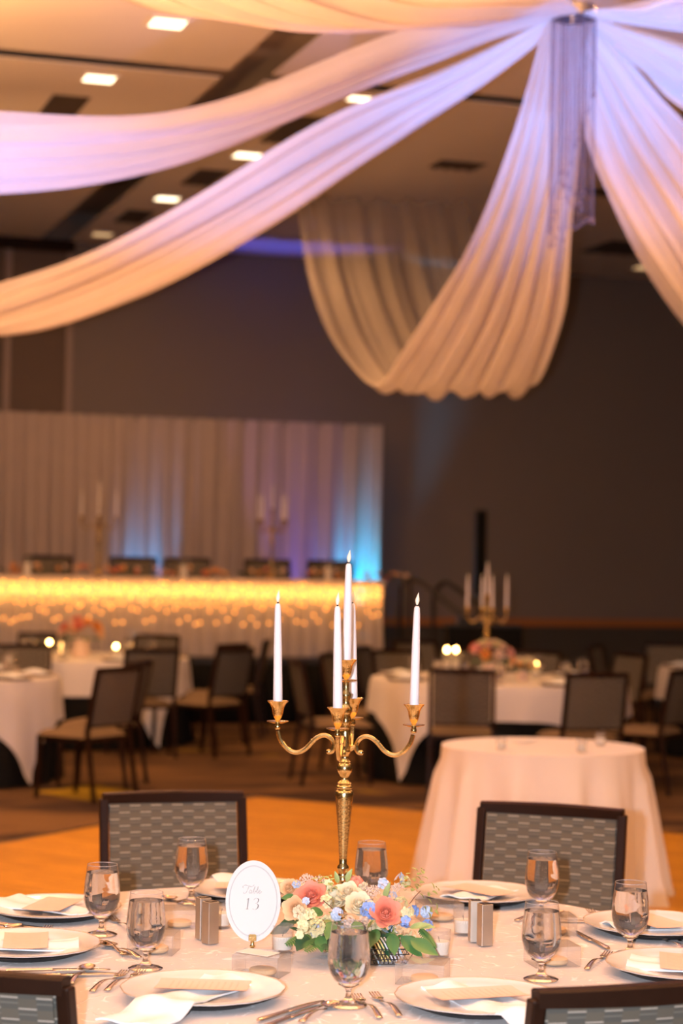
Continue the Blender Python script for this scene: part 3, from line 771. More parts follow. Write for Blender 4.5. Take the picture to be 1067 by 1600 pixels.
# clear favor boxes with a cookie
def favor(px, py, rot, lab, card=False, w_=0.105, d_=0.085, h=0.045):
    p = atz(px, py, TZ)
    t = thing('favor_box', lab, 'box', (p.x, p.y, TZ+0.0003), rot, 'clear favor boxes')
    x, y = w_/2, d_/2
    P = [(-x,-y,0),(x,-y,0),(x,y,0),(-x,y,0),(-x,-y,h),(x,-y,h),(x,y,h),(-x,y,h)]
    MB().add(P, [(0,1,5,4),(1,2,6,5),(2,3,7,6),(3,0,4,7),(0,1,2,3)]).build('box_body', 'acrylic', t, smooth=False)
    MB().add([(-x-.001,-y-.001,h+.0005),(x+.001,-y-.001,h+.0005),(x+.001,y+.001,h+.0005),(-x-.001,y+.001,h+.0005),(-x,-y-.001,h-.01),(x,-y-.001,h-.01)], [(0,1,2,3),(0,1,5,4)]).build('lid', 'acrylic', t, smooth=False)
    e = MB()
    for a, b in ((0,1),(1,2),(2,3),(3,0)):
        for dz in (0, h): e.tube([Vector(P[a])+Vector((0,0,dz)), Vector(P[b])+Vector((0,0,dz))], 0.0005, 4)
        e.tube([P[a], P[a+4]], 0.0005, 4)
    e.build('folded_edges', 'acrylic', t, smooth=False)
    c = MB(); c.lathe([(0.001, 0.001), (0.027, 0.001), (0.030, 0.005), (0.029, 0.012), (0.024, 0.0145), (0.001, 0.0145)], 24, rf=lambda a, r, z: 1+0.015*sin(9*a))
    c.build('cookie', 'cookie', t, loc=(0.005, -0.005, 0.001))
    if card:
        m = MB(); m.box((0,0,0), (0.085, 0.05, 0.0008)); o = m.build('place_card', 'card', smooth=False)
        o.location = (p.x-0.008, p.y-0.002, TZ+h+0.0025); o.rotation_euler = (0, 0, rot-0.25)
        tag(o, 'small white place card lying on the clear box before the oval sign', 'card')
favor(240, 1487, radians(-8), 'clear favor box with a cookie behind the goblet left of the shakers')
favor(277, 1447, radians(10), 'clear favor box with a cookie, farther one, left of the steel shakers')
favor(408, 1522, radians(-18), 'clear favor box with a white card on its lid before the oval sign', True)
favor(660, 1534, radians(-12), 'clear favor box with a cookie in front of the right votive candle')
favor(686, 1437, radians(12), 'clear favor box beyond the flowers beside the small shakers')
favor(862, 1506, radians(14), 'clear favor box behind the goblet rising over the right near chair')
favor(862, 1458, radians(8), 'clear favor box between the two goblets right of the shakers')

# cutlery ---------------------------------------------------------------
def fork_mesh():
    m = MB()
    m.grid(lambda u, v: (0.14*u, (v-0.5)*(0.013-0.007*min(1, u*1.4)+0.002*(u > 0.9)), 0.002+0.009*sin(pi*min(1, u*1.1))**1.0), 14, 2)
    m.grid(lambda u, v: (0.14+0.03*u, (v-0.5)*(0.006+0.018*sin(u*pi/2)), 0.0045-0.002*u), 6, 4)
    for k in range(4):
        y = -0.009+0.006*k
        m.grid(lambda u, v: (0.169+0.034*u, y+(v-0.5)*0.0034*(1-0.4*u), 0.0025+0.004*u*u), 5, 1)
    return m
def knife_mesh():
    m = MB()
    m.tube([(0,0,0.004), (0.01,0,0.004), (0.05,0,0.004), (0.10,0,0.004)], [0.004, 0.006, 0.0055, 0.0045], 8, flat=0.6)
    m.grid(lambda u, v: (0.10+0.125*u, -0.007+(v)*(0.018*(1-(u**4)*0.75)), 0.003+0.0005*v), 12, 2)
    return m
def spoon_mesh():
    m = MB()
    m.grid(lambda u, v: (0.13*u, (v-0.5)*(0.014-0.008*min(1, u*1.4)), 0.002+0.008*sin(pi*min(1, u*1.1))), 14, 2)
    def bowl(u, v):
        x = -1+2*u; wdt = sqrt(max(0, 1-x*x))*(1-0.18*x); y = (v-0.5)*2*wdt
        return (0.152+0.027*x, y*0.0175, 0.0085-0.0075*(1-x*x)*(1-(v*2-1)**2))
    m.grid(bowl, 12, 10); return m
CUT = {}
def cutlery(kind, tip, end, lab, mat='silver', dz=0.0):
    a = atz(*end, TZ); b = atz(*tip, TZ); r = math.atan2(b.y-a.y, b.x-a.x)
    Ln = {'fork': 0.203, 'knife': 0.225, 'spoon': 0.179}[kind]
    key = (kind, mat)
    if key not in CUT:
        me = {'fork': fork_mesh, 'knife': knife_mesh, 'spoon': spoon_mesh}[kind]()
        o = me.build(kind, mat, solid=0.0012 if kind != 'knife' else 0.0012, sharp=60); CUT[key] = o
    else:
        o = CUT[key].copy(); COL.objects.link(o)
    o.location = (b.x-cos(r)*Ln, b.y-sin(r)*Ln, TZ+0.0009+dz); o.rotation_euler.z = r
    o.name = kind
    tag(o, lab, 'cutlery', 'silverware on the front table')
cutlery('knife', (503, 1566), (405, 1597), 'table knife farther from the spoon, right of the closest plate')
cutlery('knife', (500, 1574), (430, 1601), 'table knife between the other knife and the spoon, right of the closest plate')
cutlery('spoon', (524, 1570), (468, 1600), 'polished spoon beside two knives at the bottom centre')
cutlery('fork', (556, 1558), (604, 1603), 'fork left of its twin, beside the closest goblet')
cutlery('fork', (583, 1555), (640, 1603), 'fork next to the charger plate, right one of the front pair')
cutlery('fork', (196, 1521), (128, 1560), 'gold-lit fork with full tines showing, beside the cropped near chair')
cutlery('fork', (222, 1520), (132, 1568), 'gold-lit fork with tines tucked by the closest plate, near the chair')
cutlery('spoon', (141, 1512), (108, 1540), 'gold-lit spoon beside the corner of the cropped chair')
cutlery('knife', (172, 1517), (40, 1519), 'knife blade end just above the gold spoon by the cropped chair')
cutlery('knife', (184, 1523), (50, 1528), 'knife blade closest to the gold forks by the cropped chair')
cutlery('knife', (104, 1456), (0, 1446), 'longer knife between the two plates at far left')
cutlery('knife', (92, 1462), (-10, 1451), 'knife under the fork handles between the far left plates')
cutlery('spoon', (34, 1449), (-40, 1462), 'gold-lit spoon among the knives between the far left plates')
cutlery('fork', (76, 1453), (20, 1485), 'fork with tips crossing the knives between the far left plates', dz=0.004)
cutlery('fork', (174, 1436), (206, 1456), 'fork right of the lone goblet at far left')
cutlery('spoon', (161, 1477), (196, 1490), 'spoon lying right of the plate behind the near chair')
cutlery('fork', (204, 1497), (170, 1480), 'fork with upturned tines right of the spoon by the second plate')
cutlery('fork', (951, 1491), (903, 1526), 'fork leaning beside the plate beyond the near chair rail')
cutlery('knife', (898, 1457), (930, 1474), 'slim knife between the two right goblets')
cutlery('fork', (920, 1424), (948, 1440), 'fork beside the far chair on the cloth edge, right side')
cutlery('knife', (858, 1440), (915, 1441), 'dark knife lying behind the goblet right of the shakers')
cutlery('spoon', (1030, 1466), (1075, 1490), 'spoon at the frame edge between the two right plates')
cutlery('fork', (1048, 1463), (1090, 1488), 'fork at the frame edge between the two right plates')
cutlery('spoon', (880, 1428), (842, 1434), 'spoon below the far chair beside the goblet right of the shakers')
cutlery('spoon', (256, 1404), (285, 1412), 'spoon beside the goblet in front of the far left chair')

# ------------------------------------------------------------------ oval table sign
sp_ = atz(394, 1488, TZ)
t = thing('table_number_sign', 'white oval sign reading Table 13 in a small gold clip', 'sign', (sp_.x, sp_.y, TZ), radians(2))
A_, B_ = 0.0635, 0.0935; zc = 0.024+B_
m = MB(); vs = []; N = 72
for y in (-0.0012, 0.0012):
    for i in range(N): q = 2*pi*i/N; vs.append((A_*cos(q), y, zc+B_*sin(q)))
m.add(vs, [tuple(range(N)), tuple(range(2*N-1, N-1, -1))]+[(i, N+i, N+(i+1) % N, (i+1) % N) for i in range(N)])
m.build('oval_card', 'card', t, smooth=False)
m = MB()
for k in (0.855, 0.875): m.tube([(A_*k*cos(2*pi*i/72), -0.0016, zc+B_*(k+0.0)*sin(2*pi*i/72)) for i in range(73)], 0.00028, 4, cap=False)
m.build('printed_border', 'paleink', t)
def script(strokes, sc, ox, oz, name, mat, r=0.0005):
    m = MB()
    for st in strokes:
        n = (len(st)-1)*6
        pts = [catmull(st, i/n) for i in range(n+1)]
        m.tube([(ox+x*sc, -0.0016, oz+y*sc) for x, y in pts], [r*(0.45+0.7*abs(sin(i*0.35))) for i in range(n+1)], 4)
    return m.build(name, mat, t)
# flowing script word: T a b l e
ST = [[(-0.6,1.35),(-0.75,1.75),(-0.2,2.15),(0.6,2.0),(1.4,1.75),(2.0,2.0),(2.2,2.3)],
      [(0.85,1.85),(0.6,1.2),(0.25,0.4),(-0.1,0.0),(-0.55,0.05),(-0.45,0.35)],
      [(1.5,0.75),(1.2,0.85),(0.9,0.45),(1.0,0.05),(1.3,0.15),(1.6,0.8),(1.45,0.2),(1.65,0.05),(1.95,0.5)],
      [(1.95,0.5),(2.35,1.3),(2.45,1.75),(2.2,1.4),(2.05,0.4),(2.2,0.05),(2.5,0.2),(2.55,0.6),(2.35,0.65),(2.9,0.55)],
      [(2.9,0.55),(3.2,1.3),(3.3,1.75),(3.05,1.4),(2.9,0.4),(3.0,0.05),(3.3,0.3)],
      [(3.3,0.3),(3.7,0.5),(3.75,0.8),(3.5,0.8),(3.4,0.4),(3.55,0.05),(3.85,0.15),(4.2,0.5)]]
script(ST, 0.0088, -0.0175, zc+0.018, 'printed_word', 'paleink', 0.0005)
def text_obj(body, size, shear, loc, name, mat, parent):
    c = bpy.data.curves.new('txt', 'FONT'); c.body = body; c.size = size; c.shear = shear; c.extrude = 0.0002; c.align_x = 'CENTER'
    tmp = bpy.data.objects.new('txt', c); COL.objects.link(tmp); bpy.context.view_layer.update()
    me = bpy.data.meshes.new_from_object(tmp); bpy.data.objects.remove(tmp)
    me.materials.clear(); me.materials.append(MT[mat])
    o = bpy.data.objects.new(name, me); COL.objects.link(o); o.parent = parent; o.rotation_euler = (pi/2, 0, 0); o.location = loc
    return o
# serif italic numerals drawn as ribbons with thick and thin strokes
def numeral(parts, ox, oz, sc, name):
    m = MB()
    for st, wd in parts:
        n = (len(st)-1)*8; pts = [catmull(st, i/n) for i in range(n+1)]
        ws = [catmull([(a,) for a in wd], i/n)[0] for i in range(n+1)]
        vs = []
        for (x, y), q in zip(pts, ws):
            vs += [(ox+(x-q+0.12*y)*sc, -0.0017, oz+y*sc), (ox+(x+q+0.12*y)*sc, -0.0017, oz+y*sc)]
        m.add(vs, [(2*i, 2*i+1, 2*i+3, 2*i+2) for i in range(n)])
    m.build(name, 'ink', t, smooth=False, solid=0.0002)
numeral([([(0,0),(0,1),(0,2),(0,3)], [0.13,0.13,0.13,0.13]), ([(-0.42,2.55),(-0.15,2.8),(0.05,3.0)], [0.06,0.08,0.05]), ([(-0.4,0.0),(-0.4,0.08)], [0.01,0.01]),
         ([(0,0.0),(0,0.09)], [0.42,0.30])], -0.0135, zc-0.0185, 0.0085, 'printed_numeral')
numeral([([(-0.75,2.5),(-0.55,2.85),(-0.05,3.02),(0.45,2.75),(0.5,2.2),(0.2,1.75),(-0.25,1.6)], [0.05,0.06,0.12,0.15,0.14,0.08,0.04]),
         ([(-0.25,1.6),(0.3,1.5),(0.65,1.0),(0.5,0.3),(0.0,-0.05),(-0.5,0.0),(-0.8,0.2)], [0.05,0.10,0.16,0.15,0.12,0.08,0.05])], 0.0055, zc-0.0185, 0.0085, 'printed_numeral')
# clip
m = MB(); m.box((0, -0.0035, 0.0335), (0.018, 0.004, 0.014)); m.box((0, -0.0055, 0.0405), (0.014, 0.003, 0.004)); m.box((0, 0.0035, 0.0335), (0.016, 0.004, 0.012))
m.build('clip_jaw', 'gold', t, smooth=False, bev=0.0008)
MB().lathe([(0.001, 0), (0.0115, 0), (0.0118, 0.0025), (0.006, 0.005), (0.0042, 0.010), (0.0065, 0.014), (0.0042, 0.018), (0.0048, 0.027), (0.001, 0.028)], 16).build('clip_stem', 'gold', t)

# ------------------------------------------------------------------ candelabra
PXM = 0.00152
def lathe_px(prof):   # (half width px, photo row) -> metres above the table
    return [(max(hw, 0.05)*PXM, (1489-y)*PXM*0.968) for hw, y in prof]
def candelabra(name, lab, loc, rot, group='five-arm gold candelabras'):
    t = thing(name, lab, 'candelabra', loc, rot, group)
    stem = [(0.05,1489),(36,1489),(37,1485),(30,1480),(14,1474),(9,1462),(7,1440),(6.5,1415),(9,1406),(9.5,1400),(7,1394),(10,1388),(10.5,1384),(8,1379),(6.5,1374),(9,1368),(9,1364),(5.8,1360),(6.2,1350),(8,1320),(11,1285),(13.5,1258),(14.6,1248),(13.6,1243),(10.5,1241),(13,1238),(12.5,1235),(9.5,1233),(11,1230),(7,1226),(5.6,1222),(8.5,1217),(11.5,1212),(12.2,1207),(11,1201),(8,1198),(9.5,1196),(6,1192),(5.5,1188),(7,1184),(9,1181),(9,1178)]
    MB().lathe(lathe_px(stem), 32).build('stem', 'gold', t, sharp=60)
    hub = [(8,1178),(9.5,1172),(8,1150),(7,1138),(9,1134),(9,1128),(7,1122),(9.5,1118),(10,1110),(6.5,1106),(5.5,1100),(7.5,1092),(8,1088),(5,1084),(4.8,1070),(6,1066)]
    MB().lathe(lathe_px(hub), 20).build('hub', 'gold', t, sharp=60)
    zc = (1489-1100)*PXM*0.968; R = 0.162
    def cup(parent, c):
        m = MB(); k = PXM
        m.lathe([(3.2*k,-22*k),(4.6*k,-20*k),(4.6*k,-16*k),(3.6*k,-14*k),(3.2*k,-12*k)], 16, c)
        m.build('socket', 'gold', parent)
        m = MB(); m.lathe([(0.001,-12.5*k),(8*k,-12*k),(17*k,-9.5*k),(17.2*k,-8.5*k),(8*k,-10.5*k),(0.001,-10.8*k)], 28, c); m.build('drip_saucer', 'gold', parent)
        m = MB(); m.lathe([(3*k,-10.5*k),(4*k,-6*k),(6*k,-3*k),(8.2*k,4*k),(9.5*k,12*k),(12.5*k,18*k),(16.2*k,22*k),(16.6*k,23*k),(15.5*k,23*k),(11*k,18.5*k),(8*k,14*k),(7.6*k,6*k),(0.001,5*k)], 28, c)
        m.build('candle_cup', 'gold', parent, sharp=60)
    cc = (0, 0, (1489-1056)*PXM*0.968)
    cup(t, cc)
    tops = [(cc[0], cc[1], cc[2]+5*PXM)]
    for k in range(4):
        a = k*pi/2
        prof = [(0.0,-0.078),(0.010,-0.064),(0.006,-0.078),(0.016,-0.092)]
        # S-curve in the (r, z) plane, scroll near the stem, then up and over, then down and up to the cup
        S_ = [(.037,-.1105),(.031,-.108),(.027,-.1),(.027,-.090),(.034,-.078),(.045,-.0715),(.056,-.0715),(.068,-.0775),(.079,-.088),(.094,-.104),(.11,-.1125),(.125,-.112),(.141,-.1025),(.154,-.085),(.161,-.064)]
        _old = [(0.036,-0.1015),(0.040,-0.1035),(0.043,-0.100),(0.039,-0.0965),(0.033,-0.0985),(0.0305,-0.0885),(0.0335,-0.077),(0.0440,-0.0660),(0.0600,-0.0650),(0.0760,-0.0750),(0.0890,-0.0900),(0.1040,-0.1035),(0.1230,-0.1075),(0.1410,-0.0980),(0.1530,-0.0780),(0.1570,-0.0560),(0.158,-0.032)]
        n = 64; pts = []; rad = []
        for i in range(n+1):
            r_, z_ = catmull(S_, i/n); pts.append((r_*cos(a), r_*sin(a), zc+z_-0.010)); rad.append(0.0054)
        arm = MB().tube(pts, rad, 8).build('arm', 'gold', t)
        b = MB().tube([(0.012*cos(a), 0.012*sin(a), zc-0.112), (0.02*cos(a), 0.02*sin(a), zc-0.108), (0.027*cos(a), 0.027*sin(a), zc-0.103)], [0.006, 0.005, 0.0045], 8); b.build('arm_joint', 'gold', t)
        m = MB(); m.ball((0.0385*cos(a), 0.0385*sin(a), zc-0.1195), 0.0065, 10); m.build('scroll_end', 'gold', arm)
        m = MB(); q = catmull(S_, 0.57); m.ball((q[0]*cos(a), q[0]*sin(a), zc+q[1]-0.006), 0.0045, 6); m.build('leaf_bump', 'gold', arm)
        c = (R*cos(a), R*sin(a), zc-0.037)
        cup(t, c); tops.append((c[0], c[1], c[2]+5*PXM))
    return t, tops
def taper(h):
    return [(0.001, 0), (0.0115, 0), (0.0113, 0.02), (0.0098, h*0.6), (0.0078, h*0.93), (0.0066, h*0.985), (0.004, h), (0.001, h+0.0005)]
def candle(loc, lab, group, h=0.245, tilt=(0, 0), s=1.0):
    t = thing('taper_candle', lab, 'candle', loc, 0, group); t.rotation_euler = (tilt[0], tilt[1], random.uniform(0, 6)) if tilt == (0, 0) else (tilt[0], tilt[1], 0)
    MB().lathe(taper(h), 20).build('wax_stick', 'wax', t, sharp=60)
    m = MB(); fl = [(0.001, -0.001), (0.0028, 0.002), (0.0050, 0.009), (0.0046, 0.014), (0.0026, 0.021), (0.0009, 0.027), (0.0003, 0.030)]
    m.lathe(fl, 12); m.v = [(x+0.10*max(0, z)*1.0*(z/0.03), y, z) for x, y, z in m.v]
    m.build('flame_tip', 'flame', t, loc=(0, 0, h+0.003))
    MB().lathe([(0.001, 0), (0.0022, 0.0), (0.0022, 0.004), (0.001, 0.004)], 8).build('wick_collar', 'wick', t, loc=(0, 0, h-0.0005))
    return t
cb = aty(535, 1400, 4.72)
crot = radians(-6.5)
cd, tops = candelabra('gold_candelabra', 'tall antique gold candelabra rising from the flowers on the front table', (cb.x, cb.y, TZ), crot)
RZ = Matrix.Rotation(crot, 3, 'Z'); base = Vector((cb.x, cb.y, TZ))
names = ['tallest white taper candle in the central cup of the front candelabra', 'white taper candle on the arm reaching right of the front candelabra', 'white taper candle on the rear arm, just right of the tallest one',
         'white taper candle on the arm reaching left of the front candelabra', 'white taper candle on the arm pointing to us, left of the tallest one']
tl = [(0, 0.004), (0, 0.012), (0.01, -0.022), (0, -0.018), (0, -0.02)]
for i, tp in enumerate(tops):
    candle(base+RZ @ Vector(tp), names[i], 'white tapers of the front candelabra', tilt=tl[i], h=0.258 if i else 0.254)

# ------------------------------------------------------------------ flowers
def petal_patch(m, base, out, up, wd, ln, cup, curl, n=4):
    side = out.cross(up).normalized()
    def f(u, v):
        w_ = sin(min(1, 0.18+v*0.95)*pi*0.62+0.15)*wd*(1 if v < 0.95 else 0.9); x = (u-0.5)*2
        edge = abs(x)
        h = ln*v*(1-0.12*edge*edge*v)
        o = cup*sin(v*pi*0.55)*ln+curl*max(0, v-0.65)**2*ln*6
        bow = -(edge**2)*wd*0.45
        return tuple(base+side*(x*w_)+up*h+out*(o+bow))
    m.grid(f, n, n)
def rose(r, seed):
    return rose_(r, seed)
def rose_old(r, seed):
    rnd = random.Random(seed); m = MB()
    # opens towards local +z
    layers = [(3, 0.06, 0.98, 0.30, -0.10, -0.02), (4, 0.16, 1.0, 0.42, -0.02, 0.0), (5, 0.30, 0.98, 0.56, 0.10, 0.06), (5, 0.46, 0.92, 0.70, 0.24, 0.16), (6, 0.60, 0.82, 0.80, 0.46, 0.30)]
    for li, (n, rr, h, wd, cup, curl) in enumerate(layers):
        for k in range(n):
            a = 2*pi*(k+rnd.uniform(-.12, .12))/n+li*0.7; out = Vector((cos(a), sin(a), 0))
            up = (Vector((0, 0, 1))+out*(0.05+cup*0.55)).normalized()
            petal_patch(m, out*(rr*r*0.42)+Vector((0, 0, -0.35*r)), out, up, wd*r*0.62, r*h*rnd.uniform(0.94, 1.06)*1.25, cup*0.35, curl)
    m.ball((0, 0, -0.25*r), r*0.3, 8)
    return m
def rose_(r, seed):
    rnd = random.Random(seed); m = MB()
    # (petals, ring radius, base height, length, half width, lean outwards, lip curl)
    L_ = [(3, 0.10, 0.05, 0.72, 0.26, -0.10, 0.02), (4, 0.20, -0.02, 0.74, 0.34, 0.02, 0.05), (5, 0.32, -0.10, 0.76, 0.40, 0.12, 0.12), (5, 0.42, -0.18, 0.80, 0.50, 0.26, 0.22), (5, 0.50, -0.24, 0.80, 0.56, 0.48, 0.32), (5, 0.52, -0.28, 0.80, 0.58, 0.72, 0.34)]
    for li, (n, rr, zb, ln, wd, lean, curl) in enumerate(L_):
        for k in range(n):
            a = 2*pi*(k+rnd.uniform(-.1, .1))/n+li*0.63; out = Vector((cos(a), sin(a), 0))
            up = (Vector((0, 0, 1))+out*lean).normalized()
            petal_patch(m, out*(rr*r*0.5)+Vector((0, 0, zb*r)), out, up, wd*r*0.9, r*ln*rnd.uniform(0.93, 1.07), 0.10+0.1*lean, curl)
    m.ball((0, 0, 0.42*r), r*0.17, 8, sz=1.5)
    m.ball((0, 0, -0.05*r), r*0.42, 10)
    return m
def floret(m, c, nrm, r, n=5, rnd=random):
    nrm = nrm.normalized(); a0 = nrm.orthogonal().normalized(); b0 = nrm.cross(a0)
    ph = rnd.uniform(0, 6)
    for k in range(n):
        a = ph+2*pi*k/n; d = a0*cos(a)+b0*sin(a); e = nrm.cross(d)
        p = [c+d*r*0.12, c+d*r*0.6+e*r*0.42+nrm*r*0.16, c+d*r+e*r*0.16+nrm*r*0.1, c+d*r-e*r*0.16+nrm*r*0.1, c+d*r*0.6-e*r*0.42+nrm*r*0.16, c+d*r*0.6+nrm*r*0.06]
        m.add(p, [(0,5,1),(1,5,2),(2,5,3),(3,5,4),(4,5,0)])
def cluster(rad, nfl, fr, seed, n=5, flat=0.7):
    rnd = random.Random(seed); m = MB()
    for k in range(nfl):
        z = rnd.uniform(-0.5, 1); a = rnd.uniform(0, 2*pi); q = sqrt(1-z*z); d = Vector((q*cos(a), q*sin(a), z))
        floret(m, d*rad*rnd.uniform(0.75, 1), d, fr*rnd.uniform(0.8, 1.15), n, rnd)
    return m
def buds(rad, nb, br, seed, flat=0.6):
    rnd = random.Random(seed); m = MB()
    for k in range(nb):
        z = rnd.uniform(-0.2, 1); a = rnd.uniform(0, 2*pi); q = sqrt(1-z*z)*rnd.uniform(0.3, 1)
        m.ball((q*cos(a)*rad, q*sin(a)*rad, z*rad*flat), br*rnd.uniform(0.7, 1.3), 5)
    return m
def leaf_mesh(L, W_, bend=0.3, fold=0.25, n=8):
    m = MB()
    def f(u, v):
        w_ = W_*sin(pi*min(1, v**0.8))**0.9*(1-0.15*v)+0.0003; x = (u-0.5)*2
        return (x*w_, L*v*cos(bend*v), -L*v*sin(bend*v)*0.7+abs(x)*w_*fold)
    m.grid(f, 4, n); return m
def fern_mesh(L, W_, n=12):
    m = MB(); m.tube([(0,0,0),(0,L*0.5,0.01*L),(0,L,-0.1*L)], 0.0007, 4)
    for k in range(n):
        v = (k+1)/(n+0.5); ll = W_*(sin(pi*(0.15+0.85*v)))**0.7*1.0+0.003
        for s in (-1, 1):
            y = L*v; z = -0.1*L*v*v
            m.add([(0, y-0.002, z), (s*ll*0.5, y+0.001, z+0.002), (s*ll, y+ll*0.35, z-0.003), (s*ll*0.45, y+0.0065, z+0.001), (0, y+0.003, z)], [(0,1,3,4),(1,2,3)])
    return m
def sprig(L, seed, lm='v'):
    rnd = random.Random(seed); m = MB(); 
    for k in range(7):
        v = 0.25+0.75*k/6
        a = k*2.4; d = Vector((cos(a), sin(a), 0.6)).normalized(); c = Vector((0.15*L*v*v, 0, L*v))
        lf = leaf_mesh(0.018*rnd.uniform(0.8, 1.2), 0.0055, 0.5)
        q = d.to_track_quat('Y', 'Z').to_matrix().to_4x4()
        lf.xf(Matrix.Translation(c) @ q); m.add(lf.v, lf.f)
    return m
fc = aty(556, 1440, 4.60)
FA = thing('flower_centerpiece', 'low centrepiece of coral and cream roses with blue florets round the candelabra foot', 'flowers', (fc.x, fc.y, TZ))
def fput(m, name, mat, px, py, Y, nrm=(0, -0.6, 0.5), spin=0.0, **k):
    p = aty(px, py, Y)-Vector((fc.x, fc.y, TZ))
    o = m.build(name, mat, FA, sharp=80, **k); o.location = p
    q = Vector(nrm).normalized().to_track_quat('Z', 'Y').to_matrix() @ Matrix.Rotation(spin, 3, 'Z'); o.rotation_euler = q.to_euler()
    return o
for i, (nm, mat, px, py, Y, r, nrm) in enumerate([
    ('rose', 'coral', 487, 1402, 4.57, 0.037, (-0.1,-0.7,0.55)), ('rose', 'coral', 602, 1428, 4.50, 0.036, (0.1,-0.85,0.45)), ('rose', 'peach', 462, 1420, 4.52, 0.029, (-0.25,-0.95,0.2)),
    ('rose', 'ivory', 544, 1398, 4.60, 0.031, (-0.1,-0.6,0.7)), ('rose', 'ivory', 560, 1416, 4.53, 0.034, (0.05,-0.7,0.6)), ('rose', 'peach', 452, 1388, 4.64, 0.022, (-0.3,-0.7,0.5)),
    ('rose', 'ivory', 528, 1409, 4.60, 0.026, (-0.3,-0.6,0.5))]):
    fput(rose(r, i), nm, mat, px, py, Y, nrm, i*1.1, label={'coral': 'coral rose', 'peach': 'pale peach rose', 'ivory': 'ivory rose'}[mat])
for i, (mat, px, py, Y, rad, nf, fr, lab) in enumerate([
    ('coral', 556, 1381, 4.66, 0.016, 16, 0.012, 'coral carnation'), ('blue', 578, 1421, 4.51, 0.021, 26, 0.010, 'blue hydrangea head'), ('paleblue', 612, 1401, 4.58, 0.010, 6, 0.012, 'pale blue delphinium'),
    ('blue', 646, 1424, 4.54, 0.008, 5, 0.012, None), ('blue', 634, 1440, 4.50, 0.009, 6, 0.012, None), ('paleblue', 666, 1424, 4.55, 0.013, 12, 0.009, 'pale blue floret cluster'), ('blue', 668, 1446, 4.54, 0.011, 8, 0.009, None),
    ('paleblue', 598, 1381, 4.62, 0.009, 5, 0.012, None), ('paleblue', 624, 1373, 4.60, 0.006, 3, 0.013, None), ('paleblue', 463, 1381, 4.62, 0.007, 6, 0.008, None), ('paleblue', 478, 1408, 4.49, 0.006, 4, 0.008, None),
    ('paleblue', 527, 1428, 4.51, 0.014, 14, 0.009, None), ('butter', 480, 1434, 4.50, 0.018, 16, 0.012, 'butter yellow stock'), ('butter', 495, 1448, 4.47, 0.014, 11, 0.013, 'butter yellow stock'), ('butter', 472, 1447, 4.48, 0.012, 9, 0.010, None),
    ('ivory', 468, 1425, 4.49, 0.010, 6, 0.013, None), ('butter', 512, 1383, 4.62, 0.010, 6, 0.012, None), ('butter', 520, 1396, 4.60, 0.012, 9, 0.012, None), ('butter', 626, 1412, 4.54, 0.013, 10, 0.011, None),
    ('butter', 637, 1425, 4.52, 0.009, 6, 0.012, None), ('butter', 633, 1377, 4.60, 0.008, 5, 0.011, None), ('ivory', 566, 1382, 4.64, 0.007, 4, 0.012, None), ('butter', 468, 1461, 4.46, 0.005, 4, 0.010, None), ('butter', 510, 1410, 4.55, 0.014, 10, 0.012, None)]):
    k = {'label': lab} if lab else {}
    fput(cluster(rad, nf, fr, 40+i), 'blossom', mat, px, py, Y, (0.1*((i % 3)-1), -0.75, 0.5), i, **k)
for i, (px, py, Y, rad, nb) in enumerate([(580, 1396, 4.60, 0.024, 110), (479, 1376, 4.66, 0.020, 80), (620, 1388, 4.62, 0.017, 60), (498, 1376, 4.66, 0.014, 40)]):
    o = fput(buds(rad, nb, 0.0020, 90+i), 'bud_spray', 'blush', px, py, Y, (0, -0.5, 0.8)); o['kind'] = 'stuff'
rl = random.Random(5)
leaves = [(626, 1462, 4.50, 0.072, 0.017, (0.55,-0.3,-0.5), 'leaf'), (641, 1468, 4.49, 0.075, 0.018, (0.75,-0.35,-0.35), 'leaf'), (612, 1458, 4.50, 0.055, 0.016, (0.1,-0.5,-0.7), 'leaf'), (590, 1452, 4.50, 0.05, 0.014, (-0.3,-0.5,-0.6), 'leaf'),
          (602, 1465, 4.52, 0.055, 0.017, (0.1,-0.6,-0.5), 'dleaf'), (575, 1455, 4.52, 0.06, 0.018, (0,-0.6,-0.6), 'dleaf'), (505, 1426, 4.54, 0.05, 0.014, (-0.5,-0.4,0.1), 'leaf'), (520, 1440, 4.50, 0.055, 0.016, (-0.2,-0.6,-0.5), 'leaf'),
          (462, 1403, 4.6, 0.035, 0.010, (-0.8,-0.2,0.1), 'leaf'), (462, 1440, 4.66, 0.05, 0.016, (-0.7,0.2,-0.3), 'dleaf'), (480, 1462, 4.50, 0.05, 0.018, (-0.4,-0.6,-0.5), 'dleaf'), (500, 1462, 4.48, 0.045, 0.015, (0.1,-0.6,-0.6), 'leaf'),
          (540, 1450, 4.52, 0.06, 0.017, (0,-0.7,-0.5), 'dleaf'), (553, 1440, 4.5, 0.05, 0.014, (0.3,-0.6,-0.4), 'leaf'), (640, 1450, 4.52, 0.05, 0.008, (0.8,-0.2,0.3), 'vleaf'), (650, 1447, 4.52, 0.045, 0.008, (0.9,-0.2,0.1), 'vleaf'),
          (600, 1405, 4.56, 0.045, 0.007, (0.2,-0.3,0.8), 'vleaf'), (528, 1380, 4.62, 0.03, 0.006, (-0.2,-0.2,0.9), 'vleaf'), (541, 1378, 4.64, 0.035, 0.007, (0.3,-0.2,0.9), 'vleaf'), (452, 1452, 4.66, 0.05, 0.016, (-0.8,0.1,-0.1), 'dleaf')]
